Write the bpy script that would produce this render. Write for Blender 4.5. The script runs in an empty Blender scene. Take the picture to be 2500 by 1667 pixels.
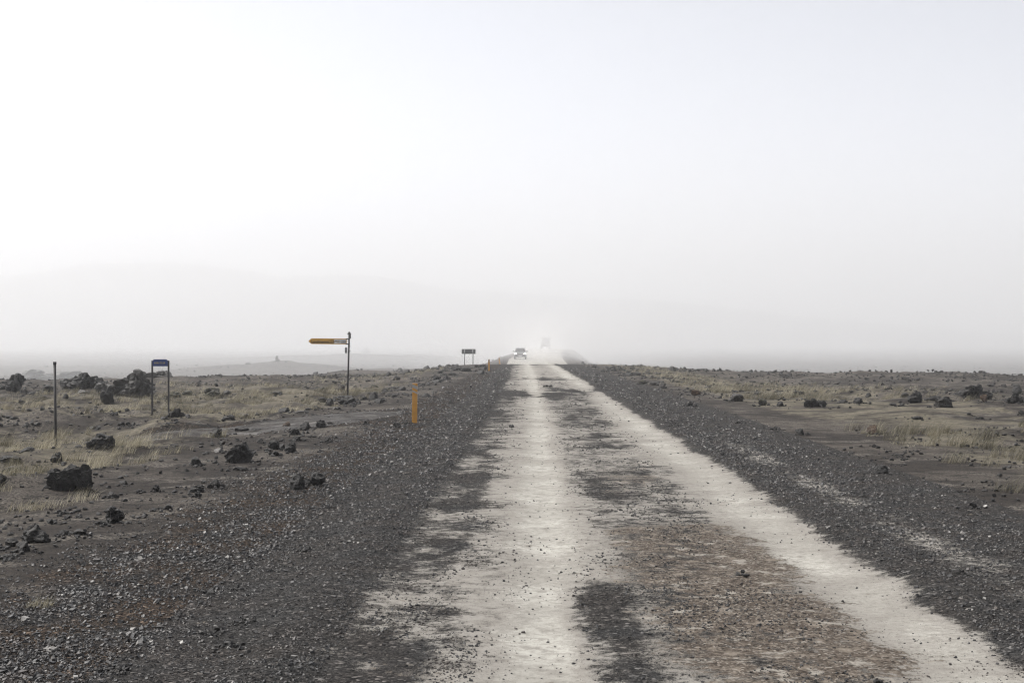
import bpy, bmesh, math, random
import numpy as np
from mathutils import Vector, Matrix, Euler, noise as mnoise

SC = bpy.context.scene
COL = SC.collection
R = math.radians

# ------------------------------------------------------------------ camera
EYE = 1.9
F = 2500 * 50.0 / 36.0            # focal length in photo pixels
YAW = math.atan(70 / F)           # the road runs along +Y, its vanishing point right of centre
PITCH = math.atan(11.5 / F)
cam_d = bpy.data.cameras.new('camera')
cam_d.sensor_width = 36; cam_d.lens = 50
cam_d.clip_start = 0.1; cam_d.clip_end = 30000
cam = bpy.data.objects.new('camera', cam_d); COL.objects.link(cam)
cam.location = (0, 0, EYE)
cam.rotation_euler = Euler((R(90) + PITCH, 0, YAW))
SC.camera = cam

# ------------------------------------------------------------------ light
SUN_EL, SUN_AZ = 50, -70          # degrees; azimuth from +Y, negative = left
world = bpy.data.worlds.new('World'); SC.world = world; world.use_nodes = True
wn = world.node_tree; wn.nodes.clear()
sky = wn.nodes.new('ShaderNodeTexSky'); sky.sky_type = 'NISHITA'; sky.sun_disc = False
sky.sun_elevation = R(SUN_EL); sky.sun_rotation = R(SUN_AZ)
sky.altitude = 400; sky.air_density = 0.38; sky.dust_density = 2.2; sky.ozone_density = 0.6
bg = wn.nodes.new('ShaderNodeBackground'); bg.inputs[1].default_value = 0.15
wo = wn.nodes.new('ShaderNodeOutputWorld')
hs = wn.nodes.new('ShaderNodeHueSaturation'); hs.inputs['Saturation'].default_value = 0.3      # dust-laden sky
wn.links.new(sky.outputs[0], hs.inputs['Color']); wn.links.new(hs.outputs[0], bg.inputs[0]); wn.links.new(bg.outputs[0], wo.inputs[0])
sl = bpy.data.lights.new('sun', 'SUN'); sl.energy = 2.9; sl.angle = R(1.5); sl.color = (1, .97, .93)
sun = bpy.data.objects.new('sun', sl); COL.objects.link(sun)
sdir = Vector((math.sin(R(SUN_AZ)) * math.cos(R(SUN_EL)), math.cos(R(SUN_AZ)) * math.cos(R(SUN_EL)), math.sin(R(SUN_EL))))
sun.rotation_euler = sdir.to_track_quat('Z', 'Y').to_euler(); sun.location = (0, 0, 60)
vs = SC.view_settings
vs.view_transform = 'Standard'; vs.look = 'None'; vs.exposure = 0.92; vs.gamma = 1; vs.use_curve_mapping = False
cy = SC.cycles
cy.use_denoising = True
cy.max_bounces = 6; cy.diffuse_bounces = 2; cy.glossy_bounces = 2; cy.volume_bounces = 1
cy.transparent_max_bounces = 12
cy.pixel_filter_type = 'BLACKMAN_HARRIS'; cy.filter_width = 1.25
HAZE = 0.00070

# ------------------------------------------------------------------ helpers
rng = np.random.default_rng(7)
random.seed(7)

def hash2(ix, iy, s):
    h = (ix.astype(np.int64) * 374761393 + iy.astype(np.int64) * 668265263 + s * 982451653) & 0xffffffff
    h = ((h ^ (h >> 13)) * 1274126177) & 0xffffffff
    return ((h ^ (h >> 16)) & 0xffff) / 65535.0

def vn(x, y, s=0):
    x = np.asarray(x, float); y = np.asarray(y, float)
    ix = np.floor(x); iy = np.floor(y); fx = x - ix; fy = y - iy
    fx = fx * fx * (3 - 2 * fx); fy = fy * fy * (3 - 2 * fy)
    a = hash2(ix, iy, s); b = hash2(ix + 1, iy, s); c = hash2(ix, iy + 1, s); d = hash2(ix + 1, iy + 1, s)
    return (a + (b - a) * fx) * (1 - fy) + (c + (d - c) * fx) * fy      # 0..1

def fbm(x, y, s=0, o=4):
    t = 0; a = .5
    for k in range(o):
        t = t + a * (vn(x, y, s + k) - .5); x = x * 2.03 + 3.1; y = y * 2.03 + 1.7; a *= .5
    return t                                                            # about -.5 .. .5

def sst(a, b, x):
    t = np.clip((x - a) / (b - a), 0, 1); return t * t * (3 - 2 * t)

# ---- terrain: the road runs along +Y, its own lateral coordinate is rx
def shift(y):
    return np.interp(y, [-50, 0, 40, 90, 140, 213, 280, 347, 420, 520], [0, 0, -.15, -.7, -1.4, -2.2, -1.6, .4, 2, 4])
def road_z(y):
    return np.interp(y, [-50, 0, 140, 152, 172, 190, 213, 280, 347, 380, 450, 600, 900],
                     [0, 0, 0, -.03, -.75, -.5, -.06, .5, 1.2, 1.0, -1.2, -5, -9])
ROAD_C = 1.5
def side_band(x, y):
    """signed distance to the edge of the side track, negative inside"""
    yc = np.interp(x, [-60, -30, -16, -11, -6.5, -3.0, 0], [5, 18, 26, 30.5, 36.5, 40, 40])
    hw = np.interp(x, [-60, -11, -6, -3, -1], [2.2, 2.5, 3.3, 5.0, 7.5])
    return np.abs(y - yc) - hw
def height(x, y, fine=True):
    x = np.asarray(x, float); y = np.asarray(y, float)
    rx = x - shift(y) - ROAD_C
    a = np.abs(rx); r = np.hypot(x, y)
    off = sst(4.2, 8.5, a)
    az = np.degrees(np.arctan2(x, y))
    # plateau with hummocks
    hum = np.clip(fbm(x / 1.5, y / 1.3, 13, 3) * 2.2, -.1, 1)           # wind-built hummocks
    p = off * (.9 * fbm(x / 11, y / 11, 3) + .42 * fbm(x / 3.1, y / 3.1, 11, 3) + .27 * hum * sst(1.5, 5, a - 4.5) * (1 - sst(-.3, .8, -side_band(x, y))) - .10)
    p = p - off * .25 * sst(45, 85, y)
    # basin beyond the plateau
    edge = 72 + 16 * vn(az / 6 + 40, 0 * az, 5) + 28 * np.exp(-(a / 14) ** 2) + np.where(rx > 0, 18, 0)
    zb = np.interp(r, [0, 80, 120, 200, 300, 450, 700, 1000, 1400, 1900, 2600, 3400, 5000], [0, 0, -1.9, -4.6, -7.0, -9.2, -11.2, -9.4, -6.6, -4.2, -1, .6, 1.0])
    zb = np.where(rx > 0, zb * 1.05, zb)
    zb = zb + 2.2 * fbm(x / 160, y / 160, 21, 4) * sst(120, 400, r) * (1 - sst(1300, 1800, r))
    zb = zb + (1.2 * fbm(x / 26, y / 26, 61, 4) + .7 * fbm(x / 7, y / 7, 66, 3)) * sst(110, 190, r) * (1 - sst(420, 600, r))
    for mx, my, mw, mh in ((-42, 175, 11, 1.0), (-66, 225, 18, 1.7), (-26, 205, 8, 1.2), (-98, 330, 28, 2.4), (-18, 240, 8, 1.2), (-45, 345, 18, 2.3)):
        zb = zb + mh * np.exp(-(((x - mx) / mw) ** 2 + ((y - my) / (mw * .8)) ** 2)) * (1 + 1.2 * fbm(x / 3.5, y / 3.5, 67, 3))
    zb = zb + (5.6 + 3.5 * fbm(x / 14, y / 14, 31, 4)) * np.exp(-(((x + 128) / 46) ** 2 + ((y - 690) / 50) ** 2))
    zb = zb + (3.6 + 4 * fbm(x / 30, y / 30, 41, 4)) * np.exp(-(((x + 150) / 105) ** 2 + ((y - 1130) / 60) ** 2))
    zb = zb + (3 + 3 * fbm(x / 20, y / 20, 51, 4)) * np.exp(-(((x + 60) / 26) ** 2 + ((y - 520) / 45) ** 2))
    zb = zb * (1 - .72 * np.exp(-(a / 50) ** 2) * (1 - sst(420, 700, y)))
    t = sst(0, 1, (r - edge) / 70)
    land = p * (1 - .5 * t) + zb * t
    # low berm of bulldozed rubble along the left of the crest
    land = land + .45 * np.exp(-((rx + 7.2) / 1.6) ** 2) * sst(70, 95, y) * (1 - sst(128, 150, y))
    # road embankment
    wid = 5.2 + 3 * sst(60, 110, y) - 3.4 * sst(140, 165, y)
    m = 1 - sst(0, 1, (a - wid) / (4 + .012 * np.clip(y, 0, 300)))
    m = m * (1 - sst(480, 620, y))
    z = land * (1 - m) + road_z(y) * m
    return z
def H(x, y): return float(height(np.array([x]), np.array([y]))[0])

CAMQ = cam.rotation_euler.to_matrix()
def ray(px, py):
    return (CAMQ @ Vector(((px - 1250) / F, (833.5 - py) / F, -1))).normalized()
_rs = np.geomspace(5, 1600, 1300)
def ground_at(px, py):
    d = ray(px, py)
    z = EYE + d.z * _rs - height(d.x * _rs, d.y * _rs)
    k = np.argmax(z < 0)
    if z[k] >= 0: k = len(_rs) - 1
    a, b = _rs[max(k - 1, 0)], _rs[k]
    for _ in range(12):
        m = (a + b) / 2
        if EYE + d.z * m - H(d.x * m, d.y * m) < 0: b = m
        else: a = m
    return Vector((d.x * b, d.y * b, EYE + d.z * b))
def at_dist(px, y):
    d = ray(px, 845); k = y / d.y
    return d.x * k

# ---- objects
def link(name, me, mat=None, parent=None):
    o = bpy.data.objects.new(name, me); COL.objects.link(o)
    if mat and me is not None and len(me.materials) == 0: me.materials.append(mat)
    if parent: o.parent = parent
    return o
def tag(o, label, cat=None, group=None, kind=None):
    if label: o['label'] = label
    if cat: o['category'] = cat
    if group: o['group'] = group
    if kind: o['kind'] = kind
    return o
def empty(name, loc, label, cat, rz=0, group=None):
    o = bpy.data.objects.new(name, None); COL.objects.link(o)
    o.empty_display_size = .2; o.location = loc; o.rotation_euler = (0, 0, rz)
    return tag(o, label, cat, group)
def mesh_np(name, V, Fc, mat=None, smooth=False, attrs=None):
    me = bpy.data.meshes.new(name)
    V = np.asarray(V, np.float32); Fc = np.asarray(Fc, np.int32)
    k = Fc.shape[1]
    me.vertices.add(len(V)); me.vertices.foreach_set('co', V.ravel())
    me.loops.add(Fc.size); me.loops.foreach_set('vertex_index', Fc.ravel())
    me.polygons.add(len(Fc)); me.polygons.foreach_set('loop_start', np.arange(0, Fc.size, k, dtype=np.int32))
    me.polygons.foreach_set('loop_total', np.full(len(Fc), k, np.int32))
    me.polygons.foreach_set('use_smooth', np.full(len(Fc), smooth, bool))
    for n, (dom, typ, arr) in (attrs or {}).items():
        a = me.attributes.new(n, typ, dom)
        a.data.foreach_set('vector' if typ == 'FLOAT_VECTOR' else 'value', np.asarray(arr, np.float32).ravel())
    me.update(); me.validate()
    if mat: me.materials.append(mat)
    return me
def bm_mesh(name, bm, mat=None, smooth=False):
    me = bpy.data.meshes.new(name); bm.normal_update(); bm.to_mesh(me); bm.free()
    if mat: me.materials.append(mat)
    if smooth:
        for p in me.polygons: p.use_smooth = True
    return me
def box(bm, lo, hi, bev=0):
    r = bmesh.ops.create_cube(bm, size=1)
    lo = Vector(lo); hi = Vector(hi); c = (lo + hi) / 2; s = hi - lo
    for v in r['verts']: v.co = Vector((v.co.x * s.x, v.co.y * s.y, v.co.z * s.z)) + c
    if bev:
        es = list({e for v in r['verts'] for e in v.link_edges})
        bmesh.ops.bevel(bm, geom=es, offset=bev, segments=2, profile=.5, affect='EDGES')
def tube(bm, a, b, r0, r1=None, n=12):
    a = Vector(a); b = Vector(b); r1 = r0 if r1 is None else r1
    q = (b - a).to_track_quat('Z', 'Y'); A = []; B = []
    for i in range(n):
        t = 2 * math.pi * i / n; u = Vector((math.cos(t), math.sin(t), 0))
        A.append(bm.verts.new(a + q @ (u * r0))); B.append(bm.verts.new(b + q @ (u * r1)))
    for i in range(n): bm.faces.new((A[i], A[(i + 1) % n], B[(i + 1) % n], B[i]))
    bm.faces.new(A[::-1]); bm.faces.new(B)
def prism(bm, pts, y0, y1):
    A = [bm.verts.new((x, y0, z)) for x, z in pts]; B = [bm.verts.new((x, y1, z)) for x, z in pts]
    n = len(pts); bm.faces.new(A); bm.faces.new(B[::-1])
    for i in range(n): bm.faces.new((A[(i + 1) % n], A[i], B[i], B[(i + 1) % n]))
    bmesh.ops.recalc_face_normals(bm, faces=bm.faces)
def part(name, fn, mat, parent, smooth=False, label=None, loc=None):
    bm = bmesh.new(); fn(bm)
    o = link(name, bm_mesh(name, bm, mat, smooth), None, parent)
    if label: o['label'] = label
    if loc: o.location = loc
    return o
def text_part(name, s, size, mat, parent, loc, sx=1.0):
    cu = bpy.data.curves.new(name, 'FONT'); cu.body = s; cu.size = size; cu.extrude = .0012
    cu.offset = size * .03; cu.resolution_u = 3
    t = bpy.data.objects.new('t', cu); COL.objects.link(t)
    me = bpy.data.meshes.new_from_object(t.evaluated_get(bpy.context.evaluated_depsgraph_get()))
    bpy.data.objects.remove(t); bpy.data.curves.remove(cu)
    me.name = name; me.materials.clear()
    me.transform(Matrix.Rotation(R(90), 4, 'X') @ Matrix.Diagonal((sx, 1, 1, 1)))
    o = link(name, me, mat, parent); o.location = loc
    return o

# ------------------------------------------------------------------ materials
class NT:
    def __init__(self, m): self.t = m.node_tree; self.n = self.t.nodes; self.l = self.t.links
    def new(self, typ, ins=None, **kw):
        nd = self.n.new(typ)
        for k, v in kw.items(): setattr(nd, k, v)
        for k, v in (ins or {}).items(): self.set(nd.inputs[k], v)
        return nd
    def set(self, s, v):
        if isinstance(v, bpy.types.NodeSocket): self.l.new(v, s)
        else: s.default_value = v
    def math(self, op, a, b=0.0, c=None, clamp=False):
        nd = self.n.new('ShaderNodeMath'); nd.operation = op; nd.use_clamp = clamp
        self.set(nd.inputs[0], a); self.set(nd.inputs[1], b)
        if c is not None: self.set(nd.inputs[2], c)
        return nd.outputs[0]
    def ramp01(self, v, a, b):                      # smoothstep
        nd = self.n.new('ShaderNodeMapRange'); nd.interpolation_type = 'SMOOTHSTEP'
        self.set(nd.inputs[0], v); self.set(nd.inputs[1], a); self.set(nd.inputs[2], b)
        return nd.outputs[0]
    def mix(self, f, a, b):
        nd = self.n.new('ShaderNodeMix'); nd.data_type = 'RGBA'
        self.set(nd.inputs[0], f); self.set(nd.inputs[6], a); self.set(nd.inputs[7], b)
        return nd.outputs[2]
    def noise(self, scale, vec, detail=3.0, rough=.55):
        return self.new('ShaderNodeTexNoise', {'Scale': scale, 'Vector': vec, 'Detail': detail, 'Roughness': rough}).outputs[0]
    def vor(self, scale, vec, feature='F1', rnd=1.0):
        return self.new('ShaderNodeTexVoronoi', {'Scale': scale, 'Vector': vec, 'Randomness': rnd}, feature=feature)
    def ramp(self, v, stops):
        nd = self.n.new('ShaderNodeValToRGB'); cr = nd.color_ramp
        while len(cr.elements) < len(stops): cr.elements.new(.5)
        for e, (p, c) in zip(cr.elements, stops):
            e.position = p; e.color = (*c, 1) if len(c) == 3 else c
        self.set(nd.inputs[0], v); return nd.outputs[0]
def newmat(name):
    m = bpy.data.materials.new(name); m.use_nodes = True; m.node_tree.nodes.clear(); return m, NT(m)
def finish(N, col, rough=.8, normal=None, spec=.5, metal=0.0, **kw):
    b = N.new('ShaderNodeBsdfPrincipled', {'Base Color': col, 'Roughness': rough, 'Specular IOR Level': spec, 'Metallic': metal})
    for k, v in kw.items(): N.set(b.inputs[k], v)
    if normal is not None: N.set(b.inputs['Normal'], normal)
    o = N.new('ShaderNodeOutputMaterial'); N.l.new(b.outputs[0], o.inputs[0]); return b
def c3(v, w=1): return (*v, 1)
def simple(name, col, rough=.6, var=.25, scale=9, metal=0.0, bump=.15, spec=.5, dust=0.0):
    m, N = newmat(name)
    tc = N.new('ShaderNodeTexCoord').outputs['Object']
    n1 = N.noise(scale, tc, 5); n2 = N.noise(scale * 9, tc, 3)
    cc = N.mix(N.ramp01(n1, .3, .75), c3([k * (1 - var) for k in col]), c3([min(1, k * (1 + var)) for k in col]))
    if dust:
        cc = N.mix(N.math('MULTIPLY', N.ramp01(N.noise(scale * .6, tc, 6), .42, .7), dust), cc, c3((.30, .28, .25)))
    bmp = N.new('ShaderNodeBump', {'Strength': bump, 'Distance': .01, 'Height': n2}).outputs[0]
    finish(N, cc, N.math('MULTIPLY_ADD', n1, .3, rough - .15), bmp, spec, metal)
    return m

def gravel_colour(N, P, warm):
    """colour and bump of loose dark scoria gravel; warm (0..1) shifts it to brown"""
    v1 = N.vor(38, P); v2 = N.vor(95, P); v3 = N.vor(15, P)
    r1 = N.new('ShaderNodeSeparateColor', {0: v1.outputs['Color']})
    r2 = N.new('ShaderNodeSeparateColor', {0: v2.outputs['Color']})
    r3 = N.new('ShaderNodeSeparateColor', {0: v3.outputs['Color']})
    g1 = N.ramp(r1.outputs[0], [(0, (.008, .008, .008)), (.5, (.023, .0228, .0226)), (.86, (.048, .047, .046)), (1, (.18, .175, .17))])
    g2 = N.ramp(r2.outputs[1], [(0, (.009, .009, .009)), (.7, (.030, .0298, .0295)), (1, (.085, .083, .08))])
    c = N.mix(N.ramp01(r3.outputs[0], .35, .6), g1, g2)
    n = N.noise(1.3, P, 4)
    mo = N.noise(7, P, 6, .75)
    c = N.mix(N.math('MULTIPLY', N.ramp01(mo, .48, .68), .5), c, (.064, .062, .060, 1))
    c = N.mix(N.math('MULTIPLY', N.ramp01(mo, .50, .32), .6), c, (.012, .012, .012, 1))
    wc = N.new('ShaderNodeMix', data_type='RGBA', blend_type='MULTIPLY')
    N.set(wc.inputs[0], 1.0); N.set(wc.inputs[6], c)
    N.set(wc.inputs[7], N.mix(N.math('MULTIPLY', warm, N.ramp01(n, .3, .65)), (1, 1, 1, 1), (1.45, 1.12, .88, 1)))
    hgt = N.math('ADD', N.math('MULTIPLY', r1.outputs[1], .6), N.math('MULTIPLY', N.math('SUBTRACT', .6, v1.outputs['Distance']), .9))
    hgt = N.math('ADD', hgt, N.math('MULTIPLY', r2.outputs[2], .35))
    return wc.outputs[2], hgt

def ground_material():
    m, N = newmat('volcanic_ground')
    P = N.new('ShaderNodeNewGeometry').outputs['Position']
    grav = N.new('ShaderNodeAttribute', attribute_name='gravel').outputs['Fac']
    grass = N.new('ShaderNodeAttribute', attribute_name='grass').outputs['Fac']
    gc, gh = gravel_colour(N, P, 1.0)
    # wind-blown volcanic sand with grit
    n_big = N.noise(.16, P, 5); n_mid = N.noise(1.1, P, 5); n_f = N.noise(26, P, 4, .7); n_ff = N.noise(90, P, 3, .7)
    sand = N.mix(N.ramp01(N.math('ADD', n_big, N.math('MULTIPLY', N.math('SUBTRACT', n_mid, .5), .6)), .42, .60), (.048, .042, .037, 1), (.125, .110, .094, 1))
    sand = N.mix(N.math('MULTIPLY', N.ramp01(n_mid, .54, .66), .85), sand, (.235, .212, .183, 1))
    sand = N.mix(N.math('MULTIPLY', N.ramp01(N.noise(3.2, P, 6, .75), .50, .60), .8), sand, (.024, .022, .021, 1))
    grit = N.ramp01(N.math('ADD', n_f, N.math('MULTIPLY', n_mid, .35)), .64, .76)
    sand = N.mix(N.math('MULTIPLY', grit, .85), sand, (.020, .019, .019, 1))
    # litter of dry grass
    gm = N.ramp01(N.math('ADD', grass, N.math('MULTIPLY', N.math('SUBTRACT', N.noise(2.0, P, 5, .65), .5), 2.4)), .40, .66)
    straw = N.ramp(N.math('ADD', N.math('MULTIPLY', n_f, .7), N.math('MULTIPLY', N.noise(5, P, 3), .4)),
                   [(.32, (.030, .026, .020)), (.5, (.115, .102, .076)), (.66, (.26, .235, .178))])
    sand = N.mix(N.math('MULTIPLY', gm, N.math('MULTIPLY', N.ramp01(N.noise(.45, P, 4, .6), .40, .58), .7)), sand, straw)
    k = N.ramp01(N.math('ADD', grav, N.math('MULTIPLY', N.math('SUBTRACT', N.noise(1.9, P, 6, .65), .5), 1.3)), .36, .62)
    col = N.mix(k, sand, gc)
    hh = N.mix(k, N.math('MULTIPLY', N.math('ADD', N.math('MULTIPLY', n_f, .8), N.math('MULTIPLY', n_ff, .5)), 1.0), gh)
    bmp = N.new('ShaderNodeBump', {'Strength': 1.0, 'Distance': .03, 'Height': hh}).outputs[0]
    finish(N, col, .9, bmp, .04)
    return m

def road_material():
    m, N = newmat('gravel_road_surface')
    A = N.new('ShaderNodeAttribute', attribute_name='road').outputs['Vector']   # lateral, along, 0
    pale = N.new('ShaderNodeAttribute', attribute_name='pale').outputs['Fac']
    brown = N.new('ShaderNodeAttribute', attribute_name='brown').outputs['Fac']
    gc, gh = gravel_colour(N, A, .25)
    n1 = N.noise(1.15, A, 7, .62); n2 = N.noise(5.5, A, 6, .68); n3 = N.noise(30, A, 4, .7); n4 = N.noise(110, A, 2, .6)
    w = N.math('ADD', N.math('MULTIPLY', N.math('SUBTRACT', n1, .5), 1.15), N.math('MULTIPLY', N.math('SUBTRACT', n2, .5), 1.0))
    w = N.math('ADD', w, N.math('MULTIPLY', N.math('SUBTRACT', n3, .5), .55))
    w = N.math('ADD', w, N.math('MULTIPLY', N.math('SUBTRACT', N.noise(13, A, 5, .75), .5), .9))
    k = N.ramp01(N.math('ADD', pale, N.math('ADD', w, N.math('MULTIPLY', N.math('SUBTRACT', n4, .5), .8))), .36, .64)
    silt = N.mix(N.ramp01(N.noise(.7, A, 4), .35, .68), (.30, .288, .257, 1), (.425, .413, .372, 1))
    silt = N.mix(N.math('MULTIPLY', N.ramp01(n2, .45, .66), .8), silt, (.215, .202, .180, 1))
    silt = N.mix(N.math('MULTIPLY', N.ramp01(N.noise(14, A, 6, .75), .48, .62), .55), silt, (.19, .178, .158, 1))
    thin = N.math('SUBTRACT', 1.0, N.ramp01(pale, .7, 1.15))
    spk = N.ramp01(N.math('ADD', n3, N.math('MULTIPLY', N.math('SUBTRACT', n4, .5), .8)), .56, .70)
    silt = N.mix(N.math('MULTIPLY', spk, N.math('MULTIPLY_ADD', thin, .75, .30)), silt, (.07, .06, .052, 1))
    bv = N.vor(60, A); bc = N.new('ShaderNodeSeparateColor', {0: bv.outputs['Color']})
    earth = N.ramp(bc.outputs[0], [(0, (.022, .018, .015)), (.45, (.082, .067, .054)), (.85, (.145, .121, .099)), (1, (.30, .275, .24))])
    earth = N.mix(N.math('MULTIPLY', N.ramp01(N.noise(16, A, 5, .75), .46, .64), .7), earth, (.040, .031, .025, 1))
    earth = N.mix(N.math('MULTIPLY', N.ramp01(n2, .5, .68), .7), earth, (.225, .195, .160, 1))
    earth = N.mix(N.math('MULTIPLY', N.ramp01(N.noise(3.2, A, 6, .7), .55, .64), .85), earth, (.30, .28, .245, 1))
    bk = N.ramp01(N.math('ADD', brown, N.math('MULTIPLY', w, 1.5)), .40, .66)
    kk = N.math('ADD', pale, w)
    taupe = N.mix(spk, (.225, .210, .187, 1), (.085, .079, .071, 1))
    taupe = N.mix(N.math('MULTIPLY', N.ramp01(n2, .44, .62), .6), taupe, (.275, .262, .238, 1))
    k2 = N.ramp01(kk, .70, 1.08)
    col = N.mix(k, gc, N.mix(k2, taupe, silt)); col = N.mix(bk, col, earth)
    h = N.mix(k, gh, N.math('MULTIPLY', N.math('ADD', n3, N.math('MULTIPLY', n2, 1.4)), .45))
    h = N.mix(bk, h, N.math('MULTIPLY', N.math('ADD', n3, bc.outputs[1]), .7))
    bmp = N.new('ShaderNodeBump', {'Strength': .75, 'Distance': .018, 'Height': h}).outputs[0]
    finish(N, col, .9, bmp, .05)
    return m

def lava_material(name, dark, light, moss=0.0, dust=.35):
    m, N = newmat(name)
    P = N.new('ShaderNodeNewGeometry').outputs['Position']
    nz = N.new('ShaderNodeSeparateXYZ', {0: N.new('ShaderNodeNewGeometry').outputs['Normal']}).outputs[2]
    n1 = N.noise(5, P, 6, .65); n2 = N.noise(40, P, 4, .7); v = N.vor(34, P)
    col = N.mix(N.ramp01(n1, .35, .7), c3(dark), c3(light))
    pit = N.ramp01(v.outputs['Distance'], .12, .36)
    col = N.mix(N.math('MULTIPLY', N.math('SUBTRACT', 1.0, pit), .6), col, c3([k * .4 for k in dark]))
    d = N.math('MULTIPLY', N.ramp01(nz, .45, .95), N.math('MULTIPLY', N.ramp01(n2, .4, .65), dust))
    col = N.mix(d, col, (.21, .195, .175, 1))
    if moss:
        col = N.mix(N.math('MULTIPLY', N.ramp01(N.noise(9, P, 4), .45, .65), moss), col, (.10, .095, .045, 1))
    h = N.math('ADD', N.math('MULTIPLY', pit, .7), n2)
    bmp = N.new('ShaderNodeBump', {'Strength': .9, 'Distance': .025, 'Height': h}).outputs[0]
    finish(N, col, .62, bmp, .35)
    return m

M_GROUND = ground_material(); M_ROAD = road_material()
M_LAVA = lava_material('black_lava', (.006, .0058, .0056), (.024, .0225, .021), dust=.3)
M_LAVA_D = lava_material('weathered_lava', (.014, .013, .012), (.042, .038, .034), dust=.3)
M_BROWN = lava_material('rusty_scoria', (.04, .024, .015), (.11, .065, .035), dust=.3)
M_PALE = lava_material('pale_slab', (.10, .095, .09), (.24, .23, .215), dust=.5)
M_MOSS = lava_material('mossy_lava', (.014, .013, .011), (.04, .037, .028), moss=.6)

def stone_material():
    m, N = newmat('loose_scoria')
    g = N.new('ShaderNodeAttribute', attribute_name='tone').outputs['Fac']
    P = N.new('ShaderNodeNewGeometry').outputs['Position']
    col = N.ramp(g, [(0, (.008, .008, .008)), (.5, (.026, .025, .025)), (.8, (.055, .052, .050)), (.93, (.105, .096, .088)), (1, (.28, .27, .25))])
    col = N.mix(N.math('MULTIPLY', N.ramp01(N.noise(2.2, P, 3), .5, .7), .35), col, (.095, .065, .045, 1))
    finish(N, col, .55, N.new('ShaderNodeBump', {'Strength': .5, 'Distance': .004, 'Height': N.noise(160, P, 3)}).outputs[0], .5)
    return m
M_STONE = stone_material()

def grass_material():
    m, N = newmat('dry_grass')
    g = N.new('ShaderNodeAttribute', attribute_name='tone').outputs['Fac']
    col = N.ramp(g, [(0, (.045, .040, .026)), (.35, (.12, .107, .07)), (.65, (.26, .232, .16)), (1, (.52, .475, .36))])
    b = N.new('ShaderNodeBsdfPrincipled', {'Base Color': col, 'Roughness': .55, 'Specular IOR Level': .4})
    t = N.new('ShaderNodeBsdfTranslucent', {'Color': col})
    mx = N.new('ShaderNodeMixShader', {0: .42, 1: b.outputs[0], 2: t.outputs[0]})
    o = N.new('ShaderNodeOutputMaterial'); N.l.new(mx.outputs[0], o.inputs[0])
    return m
M_GRASS = grass_material()

M_POLE = simple('weathered_dark_post', (.035, .033, .033), .6, .35, 14, bump=.3)
M_STEEL = simple('galvanised_steel', (.20, .20, .20), .5, .2, 14, metal=.6)
M_BLACKMETAL = simple('dark_steel', (.03, .029, .028), .5, .3, 14, metal=.3)
M_YELLOW = simple('yellow_post_plastic', (.56, .27, .035), .5, .12, 6, bump=.05, dust=.12)
M_REFL = simple('grey_reflector', (.34, .33, .31), .35, .1, 20, bump=.03)
M_SIGNY = simple('yellow_sign_face', (.68, .38, .065), .45, .08, 5, bump=.02, dust=.1)
M_SIGNW = simple('white_sign_field', (.78, .76, .72), .45, .06, 5, bump=.02)
M_INK = simple('black_sign_ink', (.02, .017, .015), .5, .1, 8, bump=0)
M_BLUE = simple('blue_sign_face', (.035, .06, .19), .45, .12, 8, bump=.02)
M_LETTER = simple('dull_yellow_lettering', (.42, .33, .14), .5, .1, 8, bump=0)

# ------------------------------------------------------------------ ground
def grass_cover(x, y):
    """how much dry grass grows here, 0..1"""
    rx = x - shift(y) - ROAD_C
    g = .5 + 1.5 * fbm(x / 5.5, y / 4.2, 61, 4)
    left = sst(7.0, 9.5, -rx) * sst(9, 16, y)
    midl = 1.3 * np.exp(-(((x + 10) / 9) ** 2 + ((y - 55) / 20) ** 2)) + .8 * np.exp(-(((x + 9.5) / 4.0) ** 2 + ((y - 25) / 7) ** 2)) + .7 * sst(70, 110, y) * np.exp(-((rx + 12) / 7) ** 2)
    right = 1.15 * np.exp(-(((rx - 8.3) / 2.9) ** 2)) * sst(13, 19, y) * (1 - .3 * sst(75, 120, y)) + .5 * np.exp(-(((x - 12) / 9) ** 2 + ((y - 62) / 22) ** 2))
    return np.clip((left * midl + right * sst(4.6, 6.2, rx)) * (.35 + 1.3 * np.clip(g, 0, 1.2)), 0, 1)
def gravel_cover(x, y):
    rx = x - shift(y) - ROAD_C
    a = 1 - sst(4.3, 6.4, -rx + .8 * fbm(x / 2, y / 2, 71) )
    b = 1 - sst(2.6, 4.4, rx + 1.1 * fbm(x / 1.6, y / 1.6, 72))
    g = np.where(rx < 0, a, b)
    s = 1 - sst(-.5, .9, side_band(x, y))
    return np.clip(np.maximum(g, s * (x < 1)), 0, 1)

ang = np.concatenate([np.linspace(-180, -30, 46)[:-1], np.linspace(-27, 27, 470), np.linspace(30, 180, 46)[1:]])
rad = np.concatenate([[.4, 1.2, 2.2], np.geomspace(3.2, 60, 360)[:-1], np.geomspace(60, 2600, 190)[:-1], np.geomspace(2600, 4200, 8)])
AA, RR = np.meshgrid(np.radians(ang), rad, indexing='ij')
gx, gy = RR * np.sin(AA), RR * np.cos(AA)
def road_cut(x, y):
    a = np.abs(x - shift(y) - ROAD_C)
    return (1 - sst(3.3, 3.7, a)) * (1 - sst(455, 462, y)) * sst(-32, -30, y)
gz = height(gx, gy) - .10 * road_cut(gx, gy)
na, nr = AA.shape
V = np.stack([gx, gy, gz], -1).reshape(-1, 3)
i, j = np.meshgrid(np.arange(na - 1), np.arange(nr - 1), indexing='ij')
b0 = (i * nr + j).ravel()
Fg = np.stack([b0, b0 + nr, b0 + nr + 1, b0 + 1], -1)[:, ::-1]
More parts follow.
